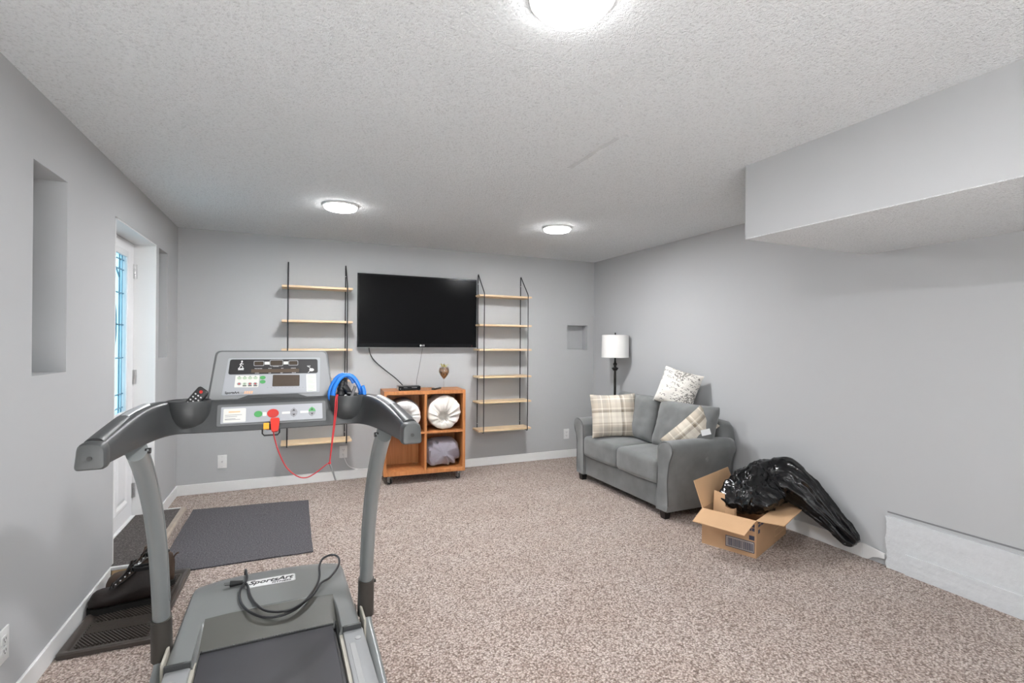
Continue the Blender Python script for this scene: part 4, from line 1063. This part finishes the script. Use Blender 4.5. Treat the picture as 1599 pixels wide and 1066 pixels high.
    di = decal('display_window', fc, q4(362, 358, 1320, 352, 1320, 208, 376, 198, .008), M['tm_black'], r, nA, nA+.0012)
    nB = nA+.0012
    for x0, x1, y0, y1 in ((618, 730, 218, 272), (788, 934, 210, 276), (990, 1100, 218, 272)):
        o = decal('readout', fc, rz_(x0, y0, x1, y1, .005), M['greyb'], di, nB, nB+.0006)
        decal('readout_glass', fc, rz_(x0+8, y0+7, x1-8, y1-7, .004), M['tm_win'], o, nB+.0006, nB+.0009)
    for x0, x1 in ((735, 786), (938, 988)):
        decal('chip', fc, rz_(x0, 228, x1, 258), M['paper'], di, nB, nB+.0005)
    decal('profile_matrix', fc, rz_(595, 306, 1110, 342), M['tm_brown'], di, nB, nB+.0004)
    tx = B()
    for x0, x1, y in ((630, 712, 299), (775, 812, 299), (912, 940, 299), (1020, 1082, 299), (635, 680, 347), (778, 812, 347), (905, 940, 347), (1030, 1080, 347), (632, 710, 268.5), (825, 890, 279), (1010, 1080, 268.5)):
        for k in range(int((x1-x0)/9)): slab(tx, fc, rz_(x0+k*9, y-2.5, x0+k*9+6, y+2.5), nB, nB+.0004)
    ob('display_print', tx, M['grey_txt'], di, False)
    # figure emblem: a walker on a belt
    fg = B(); slab(fg, fc, ez(497, 222, 9, 11), nB, nB+.0004)
    for a in ([(493, 236), (485, 262)], [(485, 262), (505, 275), (507, 294)], [(485, 262), (478, 280), (465, 294)], [(492, 240), (506, 252), (512, 246)], [(490, 240), (474, 256)], [(458, 298), (520, 296)], [(462, 304), (516, 303)]):
        for p, q in zip(a, a[1:]):
            P0, P1 = cz(*p), cz(*q); d = (P1-P0).normalized(); nn = Vector((-d.y, d.x))*.0011
            slab(fg, fc, [P0-nn, P1-nn, P1+nn, P0+nn], nB, nB+.0004)
    for k in range(6): slab(fg, fc, rz_(460+k*10, 308, 467+k*10, 314), nB, nB+.0004)
    ob('walker_emblem', fg, M['grey_txt'], di, False)
    so = B(); slab(so, fc, ez(1250, 319, 27, 17), nB, nB+.0005)
    arc = [(1205, 284), (1228, 292), (1236, 308), (1232, 330), (1208, 348)]
    for p, q in zip(arc, arc[1:]):
        P0, P1 = cz(*p), cz(*q); d = (P1-P0).normalized(); nn = Vector((-d.y, d.x))*.0008
        slab(so, fc, [P0-nn, P1-nn, P1+nn, P0+nn], nB, nB+.0004)
    for k in range(4): slab(so, fc, rz_(1200+k*10, 276, 1207+k*10, 282), nB, nB+.0004)
    ob('pulse_emblem', so, M['grey_txt'], di, False)
    kd = decal('keypad', fc, q4(428, 492, 672, 492, 684, 368, 438, 368, .003), M['paper'], r, nA, nA+.0006); nC = nA+.0006
    for i, x in enumerate((476, 531, 586, 641)):
        k1 = decal('program_key', fc, ez(x, 396, 23, 15), M['pale_green'], kd, nC, nC+.0008); decal('key_dot', fc, ez(x, 381, 8, 5), M['greyb'], k1, nC+.0008, nC+.0011)
        k2 = decal('program_key', fc, ez(x, 457, 22, 15), M['pale_green'] if i == 1 else M['tm_console'], kd, nC, nC+.0008); decal('key_dot', fc, ez(x, 457, 9, 7), M['red'] if i != 1 else M['greyb'], k2, nC+.0008, nC+.0011)
        if i: decal('key_caption', fc, rz_(x-20, 472, x+20, 481), M['tm_black'], k2, nC, nC+.0003)
    for y in (394, 437): decal('enter_key', fc, ez(717, y, 31, 19), M['green'], r, nA, nA+.0012)
    lm = decal('led_matrix', fc, q4(818, 486, 1112, 484, 1115, 370, 824, 366, .003), M['tm_win'], r, nA, nA+.0006)
    gd = B()
    for i in range(21):
        for j in range(9): slab(gd, fc, rz_(830+i*13.4, 374+j*12.2, 838+i*13.4, 381+j*12.2), nA+.0006, nA+.0008)
    tag(ob('led_dots', gd, M['tm_brown'], lm, False), kind='stuff')
    gl = decal('guide_label', fc, q4(1190, 541, 1300, 538, 1298, 362, 1188, 366, .002), M['paper'], r, nA, nA+.0005)
    ln = B()
    for k in range(11):
        y = 378+k*15; w = (62, 80, 48, 74, 60, 84, 40, 78, 66, 84, 55)[k]; slab(ln, fc, rz_(1202, y, 1202+w, y+4), nA+.0005, nA+.0007)
    ob('guide_print', ln, M['pale_green'], gl, False)
    sm = B()
    for k in range(12): slab(sm, fc, rz_(765+k*38, 494, 775+k*38, 500), nA, nA+.0003)
    ob('scale_print', sm, M['tm_console'], r, False)
    c0 = cz(338, 548); text('console_lettering', 'SportsArt', fc, c0.x, c0.y, nA+.0002, .0125, M['tm_black'], r, 'LEFT', bold=.0004, extrude=.0002, sx=.92)
    c1 = cz(478, 549); text('console_lettering_small', 'FITNESS', fc, c1.x, c1.y, nA+.0002, .0062, M['tm_console'], r, 'LEFT', extrude=.0002)
    c2 = cz(528, 546); 
    for k in range(4): decal('model_mark', fc, [Vector((c2.x+k*.0075, c2.y-.005)), Vector((c2.x+k*.0075+.005, c2.y-.005)), Vector((c2.x+k*.0075+.007, c2.y+.005)), Vector((c2.x+k*.0075+.002, c2.y+.005))], M['tan_txt'], r, nA, nA+.0003)
treadmill()
def T(x, y, z): return TM @ Vector((x, y, z))
def treadmill_items():
    r = thing('safety_key', 'red safety key with yellow tab on a long red cord clipped to the treadmill bar', 'safety key', T(-.004, -.118, 1.02))
    o = Vector(r.location); R = lambda x, y, z: T(x, y, z)-o
    k = B(); fr = Frame(R(.006, -.114, 1.023), (1, 0, 0), (0, .4, 1))
    loft(k, [[fr(p.x, p.y, n) for p in rpoly([(-.010, -.026), (.012, -.026), (.017, .022), (-.014, .022)], [.008, .008, .008, .006], 4)] for n in (-.008, .010, .014)])
    ob('key', k, M['keyred'], r)
    ob('tab', slab(B(), Frame(R(-.018, -.114, 1.018), (1, 0, 0), (0, .4, 1)), rect(-.012, .006, -.010, .012, .002), -.006, .007), M['keyyel'], r)
    cord = [(.002, -.118, 1.003), (.006, -.120, .975), (.020, -.122, .925), (.045, -.122, .868), (.080, -.122, .832), (.112, -.122, .822), (.145, -.122, .836), (.180, -.122, .862), (.194, -.122, .870)]
    ob('cord', tube(B(), [R(*p) for p in cord], .0021, 6, smooth=6), M['cordred'], r)
    ob('cord', tube(B(), [R(.194, -.122, .870), R(.200, -.128, .94), R(.207, -.132, 1.02), R(.211, -.134, 1.08), R(.213, -.130, 1.112), R(.218, -.118, 1.124)], .0024, 6, smooth=5), M['cordred'], r)
    ob('cord', tube(B(), [R(.194, -.122, .870), R(.203, -.128, .95), R(.216, -.131, 1.06), R(.218, -.129, 1.11), R(.222, -.117, 1.123)], .0022, 6, smooth=5), M['cordred'], r)
    ob('knot', lathe(B(), [(.001, -.006), (.005, -.003), (.0055, .002), (.001, .007)], 10, tuple(R(.194, -.122, .868))), M['cordred'], r)
    ob('clip_rod', tube(B(), [R(.194, -.122, .864), R(.206, -.120, .835), R(.216, -.120, .800)], .0034, 7), M['cable_g'], r)
    # blue cable lock in the right cup
    r = thing('cable_lock', 'coiled bright blue cable lock with black ribbed grip in the treadmill cup holder', 'cable lock', T(.264, -.062, 1.03))
    o = Vector(r.location); R = lambda x, y, z: T(x, y, z)-o
    cpts = []
    for i in range(60):
        a = 2*PI*i/30 + .6; t = i/59; rad = .054 - .004*math.sin(3*a)
        cpts.append(R(.264+rad*math.cos(a)-.022*(1-t)+.006, -.062+(-.024+.040*(1-t))*1.0, 1.130+rad*1.12*math.sin(a)))
    ob('coil', tube(B(), cpts, .0080, 12), M['blue'], r)
    g = B(); rings = []
    P = spline([R(.232, -.050, 1.045), R(.236, -.050, 1.10), R(.243, -.048, 1.150), R(.250, -.046, 1.182)], 10)
    ob('ribbed_grip', tube(g, P, lambda t: .017*(1+.09*math.sin(t*46)) - .004*t, 14), M['black'], r)
    ob('lock_body', tube(B(), [R(.25, -.052, 1.150), R(.268, -.054, 1.128), R(.278, -.055, 1.112)], lambda t: .016-.007*t, 10), M['black'], r)
    ob('lock_head', tube(B(), [R(.262, -.06, 1.122), R(.30, -.062, 1.116)], .008, 10), M['black'], r)
    ob('end_rod', tube(B(), [R(.278, -.07, 1.108), R(.292, -.066, 1.150)], .0062, 10), M['cable_g'], r)
    # remote in the left cup
    r = thing('television_remote', 'black remote with a red power key leaning in the left treadmill cup holder', 'remote', T(-.262, -.062, 1.04))
    o = Vector(r.location)
    fr = Frame(Vector(T(-.262, -.068, 1.095))-o, (.78, -.25, -.62), (.60, .20, .80))
    # long axis along fr.v
    b = B(); loft(b, [[fr(p.x, p.y, n) for p in rpoly([(-.021+d, -.075+d), (.021-d, -.075+d), (.021-d, .075-d), (-.021+d, .075-d)], .012, 4)] for d, n in ((.003, -.009), (0, -.005), (0, .004), (.004, .008))])
    ob('body', b, M['black'], r)
    ob('power_key', slab(B(), fr, ellipse(-.001, .060, .0055, .0055, 12), .008, .010), M['red'], r)
    kk = B()
    for i in range(7):
        for j in range(3): slab(kk, fr, ellipse(-.011+j*.011, .045-i*.012, .0032, .0026, 8), .008, .0095)
    ob('keypad', kk, M['grey_txt'], r, False)
    # power cord lying on the hood
    z = .230
    cd = thing('power_cord', 'black power cord with plug looped loosely over the treadmill hood', 'cord', T(0, .4, .222))
    o = Vector(cd.location); R = lambda x, y, zz: T(x, y, zz)-o
    pts = [(-.122, .63, .150), (-.121, .612, .20), (-.118, .59, .229), (-.112, .53, .236), (-.108, .455, .237), (-.128, .36, .234), (-.118, .255, .231), (-.080, .172, .224), (-.02, .125, .212), (.05, .120, .212), (.105, .150, .218), (.150, .205, .232), (.182, .285, .236), (.196, .36, .240), (.200, .43, .252), (.222, .49, .262), (.265, .515, .262), (.292, .485, .256), (.286, .42, .244), (.24, .335, .233), (.196, .275, .240), (.155, .190, .233), (.10, .138, .226), (.045, .125, .222), (-.02, .155, .224), (-.060, .215, .231), (-.085, .30, .230), (-.098, .39, .230), (-.108, .43, .230), (-.125, .445, .231)]
    ob('wire', tube(B(), [R(*p) for p in pts], .0052, 8, smooth=6), M['cable'], cd)
    ob('plug', tube(B(), [R(-.122, .445, .2335), R(-.150, .448, .2335), R(-.172, .450, .2335)], lambda t: .009+.005*t, 10), M['black'], cd)
    for a in (-.007, .007): ob('prong', tube(B(), [R(-.17, .450+a, .2345), R(-.197, .453+a, .2365)], .0026, 6, ry=.0016), M['cable_g'], cd)
    ob('prong', tube(B(), [R(-.17, .451, .2295), R(-.193, .453, .2305)], .0028, 6), M['cable_g'], cd)
treadmill_items()
